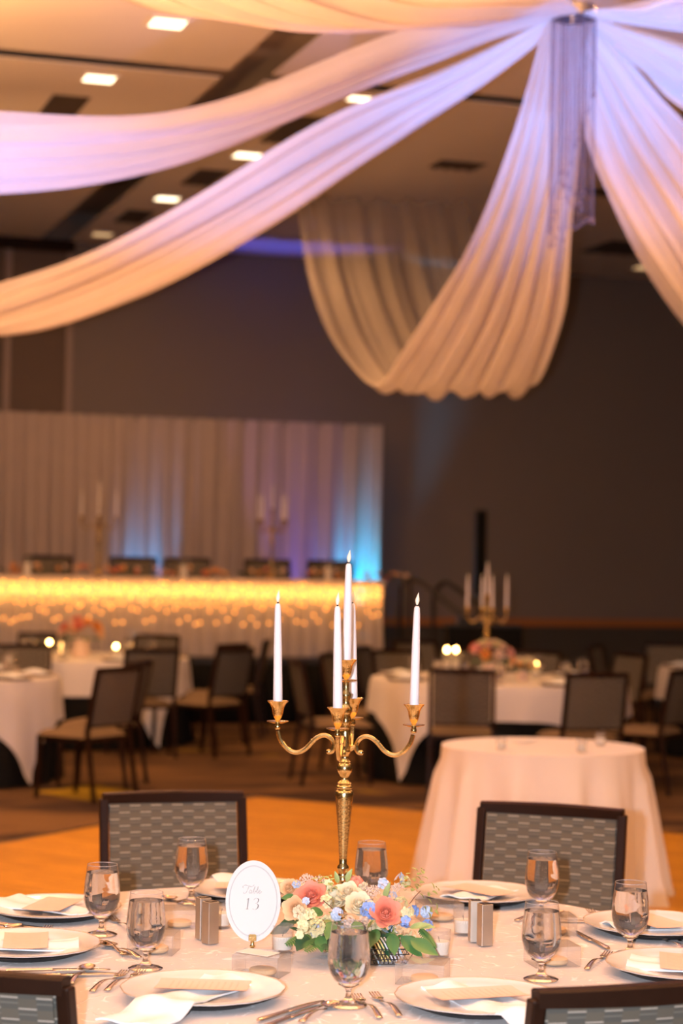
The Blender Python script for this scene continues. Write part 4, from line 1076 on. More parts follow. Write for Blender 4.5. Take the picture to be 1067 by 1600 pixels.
for i, (px, py, Y, L, W_, d, mat) in enumerate(leaves):
    p = aty(px, py, Y)-Vector((fc.x, fc.y, TZ)); p.z = max(p.z, 0.012)
    d = Vector(d).normalized()
    if p.z+d.z*L < 0.008: d.z = (0.008-p.z)/L; d.normalize()
    o = leaf_mesh(L, W_, 0.35 if d.z > -0.2 else 0.0).build('leaf', mat, FA, sharp=80); o.location = p
    x = d.cross(Vector((0, 0, 1))).normalized(); 
    zax = Vector((0, -0.75, 0.65)); zax = (zax-d*zax.dot(d)).normalized(); x = d.cross(zax)
    o.rotation_euler = Matrix((x, d, zax)).transposed().to_euler()
for i, (px, py, Y, L, W_, d) in enumerate([(500, 1466, 4.50, 0.075, 0.020, (-0.35,-0.8,-0.12)), (520, 1466, 4.50, 0.075, 0.022, (-0.1,-0.9,-0.12)), (487, 1462, 4.52, 0.07, 0.018, (-0.8,-0.6,-0.1)), (535, 1470, 4.48, 0.06, 0.02, (0.2,-0.9,-0.12)), (655, 1450, 4.53, 0.06, 0.011, (0.5,-0.5,-0.45))]):
    p = aty(px, py, Y)-Vector((fc.x, fc.y, TZ)); p.z = max(p.z, 0.018); d = Vector(d).normalized()
    if p.z+d.z*L*1.1 < 0.006: d.z = (0.006-p.z)/(L*1.1)
    d.normalize()
    o = fern_mesh(L, W_).build('fern_frond', 'dleaf' if i % 2 else 'leaf', FA, sharp=80); o.location = p
    zax = Vector((0, -0.4, 0.9)); zax = (zax-d*zax.dot(d)).normalized(); x = d.cross(zax); o.rotation_euler = Matrix((x, d, zax)).transposed().to_euler()
for i, (px, py, Y, L, nr) in enumerate([(640, 1403, 4.56, 0.062, (0.25,-0.1,1)), (648, 1398, 4.56, 0.058, (0.45,-0.1,0.95)), (655, 1412, 4.55, 0.055, (0.9,-0.2,0.75)), (632, 1400, 4.58, 0.05, (0.05,0,1)), (522, 1400, 4.60, 0.05, (-0.15,-0.2,1)), (510, 1396, 4.62, 0.045, (-0.4,-0.1,1)), (655, 1428, 4.54, 0.04, (0.9,-0.3,0.3)), (545, 1384, 4.66, 0.03, (0.1,0,1))]):
    fput(sprig(L, i), 'leaf_sprig', 'vleaf', px, py, Y, nr, i)
for a, b in (((530, 1432), (505, 1407)), ((640, 1412), (657, 1392))):
    p = aty(*a, 4.5)-Vector((fc.x, fc.y, TZ)); q = aty(*b, 4.52)-Vector((fc.x, fc.y, TZ))
    MB().tube([p, (p+q)/2+Vector((0, 0, 0.002)), q], 0.0009, 5).build('stem', 'stem', FA)
# dark foam and greens that hold the arrangement
m = MB(); m.ball((0, 0, 0), 1, 14, 0.115, 0.06, 0.030); o = m.build('moss_base', 'dleaf', FA); o.location = (-0.005, 0.01, 0.034)
for i in range(34):
    a = rl.uniform(-0.15, 1.15)*pi; x = -0.135*cos(a)*rl.uniform(0.2, 1); q = rl.uniform(0.0, 1.0)
    z = 0.035+0.05*sqrt(max(0, 1-(x/0.15)**2))*rl.uniform(0.2, 1); y = -0.055*rl.uniform(-0.2, 1)
    mat = ['butter', 'ivory', 'butter', 'paleblue', 'blush', 'peach'][i % 6]
    o = cluster(rl.uniform(0.009, 0.014), 9, 0.010, 700+i).build('blossom', mat, FA, sharp=80); o.location = (x, y, z); o.rotation_euler = Vector((x*4, -0.7, 0.6)).to_track_quat('Z', 'Y').to_euler()
for i in range(30):
    x = rl.uniform(-0.13, 0.13); z = 0.03+rl.uniform(0, 0.055); y = -rl.uniform(0.0, 0.06)
    d = Vector((x*6+rl.uniform(-.4, .4), -0.4, rl.uniform(-0.3, 0.9))).normalized()
    o = leaf_mesh(rl.uniform(0.022, 0.034), rl.uniform(0.005, 0.008), 0.2).build('leaf', rl.choice(['leaf', 'dleaf', 'vleaf']), FA, sharp=80); o.location = (x, y, z)
    zax = Vector((0, -0.5, 0.85)); zax = (zax-d*zax.dot(d)).normalized(); x_ = d.cross(zax); o.rotation_euler = Matrix((x_, d, zax)).transposed().to_euler()
for i in range(46):
    a = rl.uniform(0, 2*pi); q = rl.uniform(0.5, 1.0); z = rl.uniform(0.025, 0.085)
    d = Vector((cos(a), sin(a)*0.8, rl.uniform(-0.1, 0.5))).normalized(); p = Vector((0.105*cos(a)*q, 0.055*sin(a)*q, z))
    o = leaf_mesh(rl.uniform(0.028, 0.045), rl.uniform(0.008, 0.012), 0.2).build('leaf', rl.choice(['leaf', 'dleaf', 'vleaf']), FA, sharp=80); o.location = p
    zax = Vector((0, -0.5, 0.85)); zax = (zax-d*zax.dot(d)).normalized(); x = d.cross(zax); o.rotation_euler = Matrix((x, d, zax)).transposed().to_euler()

# wire sugar caddy
sc_ = atz(604, 1508, TZ)
t = thing('sugar_caddy', 'small black wire basket of sugar packets in front of the flowers', 'basket', (sc_.x, sc_.y+0.02, TZ+0.001), radians(8))
m = MB(); hx, hy, H = 0.050, 0.028, 0.036
for z, g in ((0.0015, 0.8), (0.012, 0.88), (0.024, 0.94), (H, 1.0)):
    m.tube([(hx*g,-hy*g,z),(hx*g,hy*g,z),(-hx*g,hy*g,z),(-hx*g,-hy*g,z),(hx*g,-hy*g,z)], 0.0011, 5)
rw = random.Random(2)
for k in range(9):
    x = -hx+2*hx*k/8
    for y in (-hy, hy): m.tube([(x*0.8, y*0.8, 0.0015), (x+rw.uniform(-.014, .014), y, H)], 0.0009, 4)
m.build('wire_frame', 'blackm', t)
for k in range(9):
    mat = ['bsugar','ysugar','ysugar','ysugar','wsugar','wsugar','wsugar','wsugar','bsugar'][k]
    x = -0.030+0.0078*k; R_ = Matrix.Rotation(radians(-28), 3, 'Y') @ Matrix.Rotation(radians(12), 3, 'X')
    MB().box((x, 0.002*((k % 3)-1), 0.030 if mat != 'bsugar' else 0.022), (0.003, 0.036, 0.050), R_).build('sugar_packet', mat, t, smooth=False)

# ------------------------------------------------------------------ small round table behind the front one
T0 = atz(848, 1166, 0.75)
folding_table(T0, 0.49, 'small round cocktail table under the blush floor-length cloth', 'round folding tables under linens')
o = drape_cloth(0.505, lambda a: 0.505+0.745, 0.75, 13, 0.05, 0.11, n=160, seed=8).build('tablecloth', 'linen', loc=(T0.x, T0.y, 0), sharp=60)
tag(o, 'pale floor-length cloth on the small round table behind the front chairs', 'tablecloth')
votive(783, 1171, 'blurred votive candle on the near left rim of the small round table', z=0.7525, group='votive candles in clear cups')
votive(909, 1175, 'blurred votive candle nearest the front on the small round table', z=0.7525)
votive(938, 1165, 'blurred votive candle close to the right rim of the small round table', z=0.7525)
p = atz(822, 1160, 0.753)
m = MB(); m.grid(lambda u, v: ((u-0.5)*0.11, (v-0.5)*0.07, 0.002+0.028*max(0, u-0.45)), 6, 4)
tag(m.build('folded_paper', 'card', loc=(p.x, p.y, 0.752), rotz=0.4, solid=0.0008), 'small curled white paper lying between candles on the small table', 'paper')

# ------------------------------------------------------------------ far banquet tables
def far_table(c, R, rot, L, where, seed):
    folding_table(c, R-0.02, 'round folding table under black and white linens, '+where)
    o = drape_cloth(R-0.004, lambda a: R+0.73, 0.746, 16, 0.022, 0.05, n=128, seed=seed).build('black_tablecloth', 'black', loc=(c[0], c[1], 0), sharp=60)
    tag(o, 'black floor-length underlay cloth of the table '+where, 'tablecloth', 'black underlay cloths')
    o = drape_cloth(R+0.012, square(L, rot), 0.752, 15, 0.018, 0.085, n=160, seed=seed+1, floorz=0.02).build('tablecloth', 'linen', loc=(c[0], c[1], 0), sharp=60)
    tag(o, 'square white overlay cloth with hanging corners on the table '+where, 'tablecloth', 'white overlay cloths')
TL = (-3.0, 14.75); T2 = (-2.25, 17.75); T3 = (1.24, 15.45); T4 = (3.75, 17.6)
far_table(TL, 0.92, radians(10), 1.24, 'at the left frame edge', 21)
far_table(T2, 0.90, radians(0), 1.20, 'before the stage', 31)
far_table(T3, 0.98, radians(-2), 1.24, 'behind the small round table', 41)
far_table(T4, 0.90, radians(10), 1.18, 'in the dim right corner', 51)
FG = 'banquet chairs around the far tables'
chair(38, 16.7, (0.05, -1), 'dark chair in the back left, cut by the frame edge')
chair(66, 19.25, (0.15, -1), 'far chair before the glowing stage, left of the orange bouquet')
chair(247, 19.2, (-0.3, -1), 'far chair before the glowing stage, peeking over another chair back')
chair(240, 16.3, (-0.45, 1), 'dark chair seen from behind, right of the orange bouquet table')
chair(192, 13.5, (-0.86, 0.55), 'side-on chair with its whole seat and legs showing in the left aisle')
chair(226, 14.35, (-0.97, 0.22), 'edge-on chair just behind the side-on aisle chair at left')
chair(372, 16.6, (-0.80, 0.60), 'nearer of two overlapping chairs left of the front candelabra')
chair(368, 17.5, (-0.86, 0.50), 'farther of two overlapping chairs left of the front candelabra')
chair(421, 18.45, (-1.0, 0.06), 'edge-on chair with a shiny bent side behind the left candle')
chair(458, 14.8, (0.98, 0.22), 'edge-on chair between the left candle and candelabra stem')
chair(506, 16.0, (0.92, -0.2), 'dark chair directly behind the front candelabra candles')
chair(723, 14.0, (0.06, 1), 'dark chair back facing us left of the small round table')
chair(937, 13.8, (-0.32, 1), 'dark chair back facing us right behind the small round table')
chair(616, 16.9, (0.55, -1), 'brown far chair facing us behind the right candle of the candelabra')
chair(1075, 14.5, (-0.85, 0.55), 'side-on dark chair at the right frame edge')
chair(990, 16.9, (-0.90, -0.45), 'brown-lit chair turned sideways behind the chair at the right')
chair(838, 17.1, (-0.45, -1), 'dark far chair beyond the right bouquet table')
chair(733, 17.3, (0.0, -1), 'far chair hidden mostly behind the pink and orange bouquet')
chair(560, 17.3, (0.9, -0.3), 'dark far chair before the stage skirt behind the candles')
chair(645, 18.9, (0.5, -1), 'dark chair far behind the right candle near the stage steps')
chair(925, 18.6, (0.9, -0.35), 'dark chair by the dim far corner table')
chair(1045, 19.3, (-0.2, -1), 'farthest dark chair under the chair rail at right')

# settings on the far tables
def bouquet(name, lab, loc, cols, s=1.0, seed=0):
    t = thing(name, lab, 'flowers', loc, 0, 'bouquets on the far tables')
    rnd = random.Random(seed)
    MB().lathe([(0.001, 0), (0.05*s, 0), (0.06*s, 0.03*s), (0.05*s, 0.09*s), (0.055*s, 0.11*s), (0.001, 0.11*s)], 16).build('vase', 'blush', t)
    for k in range(13):
        z = rnd.uniform(-0.1, 1); a = 2.4*k+rnd.uniform(-.2, .2); q = sqrt(max(0, 1-z*z)); r = rnd.uniform(0.034, 0.046)*s
        o = rose(r, seed+k).build('rose', cols[k % len(cols)], t, sharp=80); o.location = (0.125*s*q*cos(a), 0.10*s*q*sin(a), 0.15*s+0.085*s*z)
        o.rotation_euler = Vector((q*cos(a), q*sin(a), z+0.15)).to_track_quat('Z', 'Y').to_euler()
    for k in range(10):
        a = 2*pi*k/10+rnd.uniform(-.2, .2)
        o = leaf_mesh(0.09*s, 0.022*s, 0.5).build('leaf', 'leaf', t); o.location = (0.06*s*cos(a), 0.06*s*sin(a), 0.11*s); o.rotation_euler = (0.3, 0, a-pi/2)
    return t
MT['pink'] = M('pink_petal', (0.90, 0.45, 0.42), 0.6, var=0.15)
bouquet('flower_bouquet', 'orange and peach bouquet on the left far table between two lit candles', (T2[0]-0.05, T2[1], 0.753), ['orange', 'peach', 'coral', 'peach', 'blush'], 1.4, 300)
bouquet('flower_bouquet', 'pink and orange bouquet under the candelabra on the right far table', (T3[0]-0.07, T3[1]-0.05, 0.753), ['pink', 'orange', 'ivory', 'coral', 'butter', 'blush'], 1.2, 400)
o = bouquet('flower_bouquet', 'small orange bouquet right of the bigger pink bouquet on the far table', (T3[0]+0.17, T3[1]-0.15, 0.753), ['orange', 'ivory', 'butter'], 0.75, 450)
for (px, py, c, lab) in [(100, 1022, T2, 'lit votive glowing left of the orange bouquet'), (181, 1021, T2, 'lit votive glowing right of the orange bouquet'), (77, 1008, T2, 'dim lit votive at the left rim behind the orange bouquet'),
                         (698, 1023, T3, 'tall lit candle cup left of the pink bouquet, first of two'), (712, 1024, T3, 'tall lit candle cup left of the pink bouquet, next to the flowers'), (837, 1013, T3, 'small lit votive glowing right of the bouquet pair')]:
    Yd = {100: 17.4, 181: 17.55, 77: 18.15, 698: 15.95, 712: 16.0, 837: 15.7}[px]
    p = aty(px, py, Yd)
    o = dup(VT, (p.x, p.y, 0.754), 0, lab, 'lit votive candles on the far tables')
    for ch in list(bpy.data.objects):
        if ch.parent == o and ch.name.startswith('flame'): bpy.data.objects.remove(ch)
    tall = px in (698, 712); o.scale = (1.3, 1.3, 3.0) if tall else (1.4, 1.4, 1.6)
    MB().ball((0.0, 0, 0.066), 0.012, 8, sz=0.6 if tall else 1.0).build('flame', 'litflame', o)
ORD = ['leftmost', 'second from left', 'third from left', 'fourth from left', 'fifth from left', 'sixth from left', 'seventh from left']
def order_labels(objs, text):
    objs = sorted(objs, key=lambda o: (o.location.x/max(o.location.y, 0.1)))
    for i, o in enumerate(objs): o['label'] = (text.replace('@', ORD[i]) if len(objs) > 1 else text.replace('@ ', ''))
def far_setting(c, R, angs, where):
    A, B, Cc = [], [], []
    for k, a in enumerate(angs):
        a = radians(a); r = R-0.19; x, y = c[0]+r*cos(a), c[1]+r*sin(a)
        A.append(dup(PL, (x, y, 0.7535), a, 'white charger plate set on the table '+where, 'charger plates '+where))
        m = MB(); m.grid(lambda u, v: ((u-0.5)*0.20, (v-0.5)*0.12+0.01*sin(u*6), 0.012+0.028*sin(u*pi)*sin(v*pi)), 10, 6)
        if k % 2 == 0 or True:
            if 'napk' not in CUT: CUT['napk'] = m.build('napkin', 'napkin', solid=0.004); o = CUT['napk']
            else: o = CUT['napk'].copy(); COL.objects.link(o)
            o.location = (x, y, 0.7635); o.rotation_euler.z = a
            tag(o, 'white napkin folded on a charger plate of the table '+where, 'napkin', 'napkins '+where); B.append(o)
        b = a+0.28; r2 = R-0.34
        g = thing('water_goblet', 'water goblet beside a plate on the table '+where, 'glass', (c[0]+r2*cos(b), c[1]+r2*sin(b), 0.7535), 0, 'goblets '+where); Cc.append(g)
        for ch in bpy.data.objects:
            if ch.parent == GB:
                q = ch.copy(); COL.objects.link(q); q.parent = g
    order_labels(A, '@ white charger plate on the far table '+where); order_labels(B, '@ white napkin on the far table '+where); order_labels(Cc, '@ water goblet on the far table '+where)
far_setting(TL, 0.93, (10, 330, 290, 60, 110), 'at the left frame edge')
far_setting(T2, 0.91, (350, 300, 240, 195, 40, 140), 'before the stage')
far_setting(T3, 0.99, (345, 300, 250, 205, 160, 40, 95), 'behind the small round table')
far_setting(T4, 0.91, (170, 210, 260, 130), 'in the dim right corner')

def small_candelabra(lab, px, pyb, d, rot, zb, s=1.0):
    p = aty(px, pyb, d)
    c, tp = candelabra('gold_candelabra', lab, (p.x, p.y, zb), rot)
    c.scale = (s, s, s)
    RZ = Matrix.Rotation(rot, 3, 'Z')
    return p, tp, RZ
for lab, short, px, pyb, d, rot, zb, s, hh in [
    ('gold candelabra standing in the bouquet on the far right table', 'far right table candelabra', 760, 1010, 15.6, radians(10), 0.753, 0.97, 0.25),
    ('gold candelabra on the lit head table, left one against the drape', 'left head-table candelabra', 153, 890, 19.9, radians(6), 1.452, 1.05, 0.25),
    ('gold candelabra on the lit head table, right one against the drape', 'right head-table candelabra', 424, 890, 20.2, radians(38), 1.452, 1.05, 0.25)]:
    p, tp, RZ = small_candelabra(lab, px, pyb, d, rot, zb, s)
    cs = []
    for i, q in enumerate(tp):
        v = Vector((p.x, p.y, zb))+RZ @ (Vector(q)*s)
        cs.append(candle(v, 'x', 'white tapers of the '+short, h=hh))
    order_labels(cs, '@ white taper candle on the '+short)

# ------------------------------------------------------------------ stage, head table, drapes behind
sA = aty(390, 1130, 20.0); BS = radians(12)
SU = Vector((cos(BS), sin(BS), 0)); SV = Vector((-sin(BS), cos(BS), 0))
SO = Vector((sA.x, 20.0, 0))           # point on the stage front line
def st(u, v, z=0): return SO+SU*u+SV*v+Vector((0, 0, z))
def stobj(o): o.location = SO; o.rotation_euler.z = BS; return o
uR = 1.72; uL = -4.0
stg = thing('stage', 'low stage with black pleated skirt under the glowing head table', 'stage', SO, BS)
MB().box(((uL+uR)/2, 1.68, 0.625), (uR-uL, 3.34, 0.05)).build('deck', 'blackm', stg, smooth=False)
m = MB(); m.grid(lambda u, v: (uL+(uR-uL)*u, -0.01+0.025*sin(u*260), 0.6*v+0.0), 420, 2); m.build('skirt', 'black', stg, solid=0.003)
m = MB(); m.grid(lambda u, v: (uR+0.01+0.02*sin(u*120), 3.36*u, 0.6*v), 160, 2); m.build('skirt', 'black', stg, solid=0.003)
for k in range(6): MB().box((uL+0.3+k*1.15, 1.0, 0.3), (0.06, 0.06, 0.598)).build('leg', 'blackm', stg, smooth=False)
# head table
ht = thing('head_table', 'long head table on the stage behind the glowing skirt', 'table', st(0, 0.0, 0.652), BS)
HZ = 0.79
MB().box(((uL+1.3)/2+0.05, 0.47, HZ-0.02), (1.4-uL, 0.74, 0.03)).build('tabletop', 'linen', ht, smooth=False)
for k in range(6):
    MB().box((uL+0.2+k*1.1, 0.7, (HZ-0.04)/2), (0.04, 0.04, HZ-0.04)).build('leg', 'blackm', ht, smooth=False)
eu = 1.36
m = MB()
m.grid(lambda u, v: (uL+(eu-uL)*u, 0.075-0.012*(1-v)+(0.020+0.012*(1-v))*sin(u*230+1.2*sin(u*31))*(0.3+0.7*(1-v)), 0.015+(HZ-0.005)*v), 520, 6)
m.grid(lambda u, v: (eu+0.02*(1-v)+0.02*sin(u*22)*(1-v), 0.075+0.76*u, 0.015+(HZ-0.005)*v), 30, 6)
o = m.build('table_skirt', 'skirt', loc=st(0, 0, 0.652), rotz=BS); tag(o, 'sheer white floor-length skirt glowing along the head table front', 'table skirt')
# warm LED strip just behind the sheer skirt, and fairy bulbs in front of it
strip = thing('light_strip', 'warm light strip glowing behind the sheer head table skirt', 'light', st(0, 0, 0), BS)
MB().tube([(uL, 0.105, 1.335), (eu-0.03, 0.105, 1.335)], 0.006, 6).build('strip', 'dimstrip', strip)
for k in range(6):
    x = uL+(eu-uL)*(k+0.5)/6
    q = st(x, 0.14, 1.335)
    l = bpy.data.lights.new('strip_light', 'AREA'); l.shape = 'RECTANGLE'; l.size = (eu-uL)/6; l.size_y = 0.04; l.energy = 3.4; l.color = (1.0, 0.40, 0.07)
    lo = bpy.data.objects.new('strip_light', l); COL.objects.link(lo); lo.location = q
    lo.rotation_euler = (-SV+Vector((0, 0, -0.55))).to_track_quat('-Z', 'Y').to_euler()
fl = thing('fairy_lights', 'curtain of warm fairy lights hanging down the head table front', 'string lights', st(0, 0, 0), BS)
rb = random.Random(11); bm_ = MB().ball((0, 0, 0), 0.0115, 6).mesh('bulb', 'bulb')
wires = MB(); nb = 0
cols_ = 62
for k in range(cols_):
    x = uL+1.0+(eu-uL-1.0)*(k+0.5)/cols_
    if k % 2 == 0: wires.tube([(x, 0.026, 1.43), (x+0.004, 0.026, 1.2), (x, 0.026, 1.05)], 0.0012, 3)
    for j in range(4):
        z = 1.41-0.085*j-rb.uniform(0, 0.07)
        if j == 3 and rb.random() < 0.5: z -= 0.1
        b = bpy.data.objects.new('bulb', bm_); COL.objects.link(b); b.parent = fl; b.location = (x+rb.uniform(-.02, .02), 0.022+rb.uniform(-.006, .004), z); nb += 1
wires.build('wire', 'darkgold', fl)
# head table dressing
def garland(px, lab, s=1.0, seed=0):
    r_ = ray(px, 890); # place along the table line
    den = r_.x*SU.y-r_.y*SU.x; B = st(0, 0.35); tt = (B.x*SU.y-B.y*SU.x)/den; p = Vector((r_.x*tt, r_.y*tt, 0.652+HZ))
    t = thing('table_garland', lab, 'flowers', p, BS, 'low flower clusters along the head table'); rnd = random.Random(seed)
    for k in range(9):
        x = rnd.uniform(-0.16, 0.16)*s; z = 0.03+rnd.uniform(0, 0.06)*s; mat = rnd.choice(['orange', 'coral', 'peach', 'blush', 'leaf'])
        rr = rnd.uniform(0.022, 0.034)
        o = rose(rr, k+seed).build('rose', mat if mat != 'leaf' else 'peach', t, sharp=80); o.location = (x, rnd.uniform(-.05, .05), z)
        o.rotation_euler = Vector((rnd.uniform(-.5, .5), -0.7, 0.5)).to_track_quat('Z', 'Y').to_euler()
    m = MB()
    for k in range(26):
        lf = leaf_mesh(rnd.uniform(0.05, 0.08), 0.014, 0.3); a = rnd.uniform(0, 6.28)
        lf.xf(Matrix.Translation((rnd.uniform(-0.2, 0.2)*s, rnd.uniform(-.05, .05), rnd.uniform(0.01, 0.06))) @ Matrix.Rotation(a, 4, 'Z') @ Matrix.Rotation(rnd.uniform(0, .9), 4, 'X')); m.add(lf.v, lf.f)
    o = m.build('foliage', 'dleaf', t, sharp=80); o['kind'] = 'stuff'
gl = [(38, 'low red-orange flower cluster at the left end of the lit head table'), (112, 'low flower cluster just left of the left head-table candelabra'), (185, 'low flower cluster just right of the left head-table candelabra'), (248, 'low flower cluster before the second head-table chair'),
      (322, 'low flower cluster before the third head-table chair'), (412, 'low flower cluster at the foot of the right head-table candelabra'), (512, 'low flower cluster before the last head-table chair'), (603, 'low flower cluster at the right end of the lit head table')]
for i, (px, lab) in enumerate(gl): garland(px, lab, 1.35, 500+i*20)
def on_head(px, v=0.35):
    r_ = ray(px, 890); den = r_.x*SU.y-r_.y*SU.x; B = st(0, v); tt = (B.x*SU.y-B.y*SU.x)/den; return Vector((r_.x*tt, r_.y*tt, 0.652+HZ))
for px, lab in ((42, 'tall clear glass cylinder near the left end of the head table'), (287, 'tall clear glass cylinder between two head-table chairs'), (513, 'tall clear glass cylinder near the right end of the head table')):
    p = on_head(px, 0.3)
    t = thing('glass_cylinder', lab, 'vase', p+Vector((0, 0, 0.001)), 0, 'glass cylinders on the head table')
    MB().shell([(0.045, 0.0), (0.05, 0.01), (0.05, 0.19), (0.048, 0.2)], 20).build('cylinder', 'thick', t)
    MB().lathe([(0.001, 0.004), (0.036, 0.004), (0.036, 0.13), (0.001, 0.132)], 16).build('pillar_candle', 'cream', t)
for px, lab in ((78, 'stage chair behind the left end of the head table'), (213, 'stage chair right of the left head-table candelabra'), (298, 'stage chair behind the middle glass cylinder'), (425, 'stage chair behind the right head-table candelabra'), (525, 'stage chair nearest the bright cyan light')):
    p = on_head(px, 1.25)
    o = dup(CH, (p.x, p.y, 0.652), BS+pi, lab, 'chairs on the stage'); o.scale = (1.08, 1.08, 1.10)

# pipe-and-drape backdrop
bA = aty(0, 644, 22.3); bB = aty(600, 668, 23.55); bd = Vector((bB.x-bA.x, bB.y-bA.y, 0)); Lb = bd.length; bd.normalize(); bn = Vector((bd.y, -bd.x, 0))
x0b = -0.9
t = thing('backdrop', 'tall sheer pipe-and-drape backdrop behind the head table', 'curtain', (bA.x, bA.y, 0), math.atan2(bd.y, bd.x))
zt = 3.25
MB().tube([(x0b, 0, zt-0.03), (Lb, 0, zt-0.03)], 0.02, 8).build('crossbar', 'blackm', t)
for x in (x0b, (Lb+x0b)/2, Lb-0.02):
    MB().tube([(x, 0.03, 0.67), (x, 0.03, zt-0.02)], 0.022, 8).build('upright', 'blackm', t)
    MB().box((x, 0.03, 0.662), (0.45, 0.30, 0.012)).build('base_plate', 'blackm', t, smooth=False)
rb = random.Random(4)
np_ = 5; wp = (Lb-x0b)/np_
for k in range(np_):
    m = MB(); ph = rb.uniform(0, 6); f1 = rb.uniform(4.5, 6.5); f2 = rb.uniform(11, 15)
    def cf(u, v, k=k, ph=ph, f1=f1, f2=f2):
        x = x0b+wp*(k+u)-0.02+0.0*v
        y = -0.045+0.05*(0.35+0.65*(1-v))*(1.25*sin(u*f1*6.28*0.8+ph+0.4*sin(v*3))+0.55*sin(u*f2*6.28*0.9+2*ph))
        return (x+0.02*sin(u*f1*5+ph)*(1-v), y, 0.675+(zt-0.675)*v+0.004*sin(u*40))
    m.grid(cf, 110, 10); m.build('voile_panel', 'back', t)
# LED uplights at the drape foot
def uplight(px, d, col, e, lab, tgt_up=(0, 0.12, 1), spot=60, z0=0.66, pyr=900):
    p = aty(px, pyr, d)
    t = thing('led_uplight', lab, 'stage light', (p.x, p.y, z0), BS, 'coloured stage uplights')
    MB().lathe([(0.001, 0), (0.07, 0), (0.08, 0.03), (0.08, 0.12), (0.001, 0.12)], 20).build('housing', 'blackm', t)
    MB().lathe([(0.001, 0.121), (0.065, 0.121), (0.060, 0.126), (0.001, 0.127)], 20).build('lens', 'led', t)
    q = (p.x, p.y, z0+0.16)
    lamp('uplight_lamp', 'SPOT', q, e, col, Vector(q)+Vector(tgt_up), spot_size=radians(spot), spot_blend=0.8, shadow_soft_size=0.06)
uplight(569, 23.05, (0.0, 0.55, 1.0), 210, 'cyan uplight glowing at the foot of the backdrop near its right end', (-0.02, 0.62, 1.0), 52)
uplight(215, 22.3, (0.03, 0.42, 1.0), 95, 'blue uplight at the foot of the backdrop behind the second stage chair', (0.0, 0.62, 1.0), 50)
uplight(528, 22.95, (0.04, 0.25, 1.0), 70, 'deep blue uplight left of the brightest cyan one', (0.0, 0.6, 1.0), 46)
# violet wall wash in the gap behind the backdrop reaching the ceiling
uplight(455, 23.75, (0.10, 0.12, 1.0), 620, 'violet uplight on the floor behind the backdrop washing the ceiling', (0.0, -0.22, 1), 34, 0.01)
uplight(200, 22.75, (0.20, 0.16, 1.0), 160, 'violet uplight behind the backdrop near the wall partition', (0.0, -0.22, 1), 34, 0.01)

# stair rails right of the stage
def rail(pts, lab, posts):
    t = thing('stair_rail', lab, 'railing', (0, 0, 0), 0, 'curved black stage stair rails')
    P = [aty(x, y, d) for x, y, d in pts]
    n = (len(P)-1)*6; m = MB(); m.tube([catmull([tuple(q) for q in P], i/n) for i in range(n+1)], 0.024, 8); m.build('handrail', 'blackm', t)
    for x, y, d in posts:
        q = aty(x, y, d); MB().tube([(q.x, q.y, 0.0), (q.x, q.y, q.z)], 0.02, 8).build('post', 'blackm', t)
rail([(632, 912, 20.3), (645, 906, 20.2), (662, 913, 20.1), (700, 945, 19.9), (735, 975, 19.8), (745, 990, 19.8), (746, 1010, 19.8)], 'curved stair rail starting at the end of the head table', [(640, 908, 20.2)])
rail([(677, 960, 20.9), (678, 930, 20.9), (690, 912, 20.8), (705, 914, 20.7), (740, 942, 20.5), (775, 972, 20.4), (786, 990, 20.4), (787, 1010, 20.4)], 'curved stair rail nearer the tall black speaker', [(677, 945, 20.9)])
for k in range(3):
    q = st(uR+0.45+0.02, 0, 0); s_ = MB(); 
    s_.box((uR+0.18+0.28*k, 0.95, (0.48-0.16*k)/2+0.0), (0.276, 0.7, 0.48-0.16*k-0.004)); o = s_.build('stair_step', 'blackm', smooth=False); stobj(o)
    tag(o, ['top black step against the stage end', 'middle black step at the stage end', 'bottom black step at the stage end'][k], 'step', 'black stage steps')
# column speaker on its subwoofer
p = aty(750, 900, 22.0)
t = thing('column_speaker', 'tall slim black column speaker standing against the back wall', 'speaker', (p.x, p.y, 0), 0.1)
MB().box((0, 0, 0.30), (0.42, 0.48, 0.6)).build('subwoofer', 'blackm', t, smooth=False, bev=0.02)
MB().box((0, 0.05, 0.95), (0.05, 0.05, 0.7)).build('pole', 'blackm', t, smooth=False)
MB().box((0, 0.02, 1.76), (0.125, 0.12, 0.95)).build('column', 'blackm', t, smooth=False, bev=0.01)
MB().box((0, -0.042, 1.76), (0.105, 0.004, 0.90)).build('grille', 'black', t, smooth=False)
p = aty(752, 985, 19.5)
t = thing('equipment_table', 'black-draped equipment table at the base of the column speaker', 'table', (p.x, p.y-0.2, 0), 0.1)
MB().box((0, 0, 1.04), (0.72, 0.3, 0.03)).build('tabletop', 'blackm', t, smooth=False)
m = MB(); m.grid(lambda u, v: (0.36*max(-1, min(1, -3+6*u)) if True else 0, -0.155 if 0.333 <= u <= 0.667 else (-0.155+0.31*((0.333-u)/0.333) if u < 0.333 else -0.155+0.31*((u-0.667)/0.333)), 0.02+1.01*v), 60, 4)
m.build('drape', 'black', t)
MB().box((-0.1, 0.0, 1.09), (0.3, 0.22, 0.07)).build('mixer', 'blackm', t, smooth=False, bev=0.01)

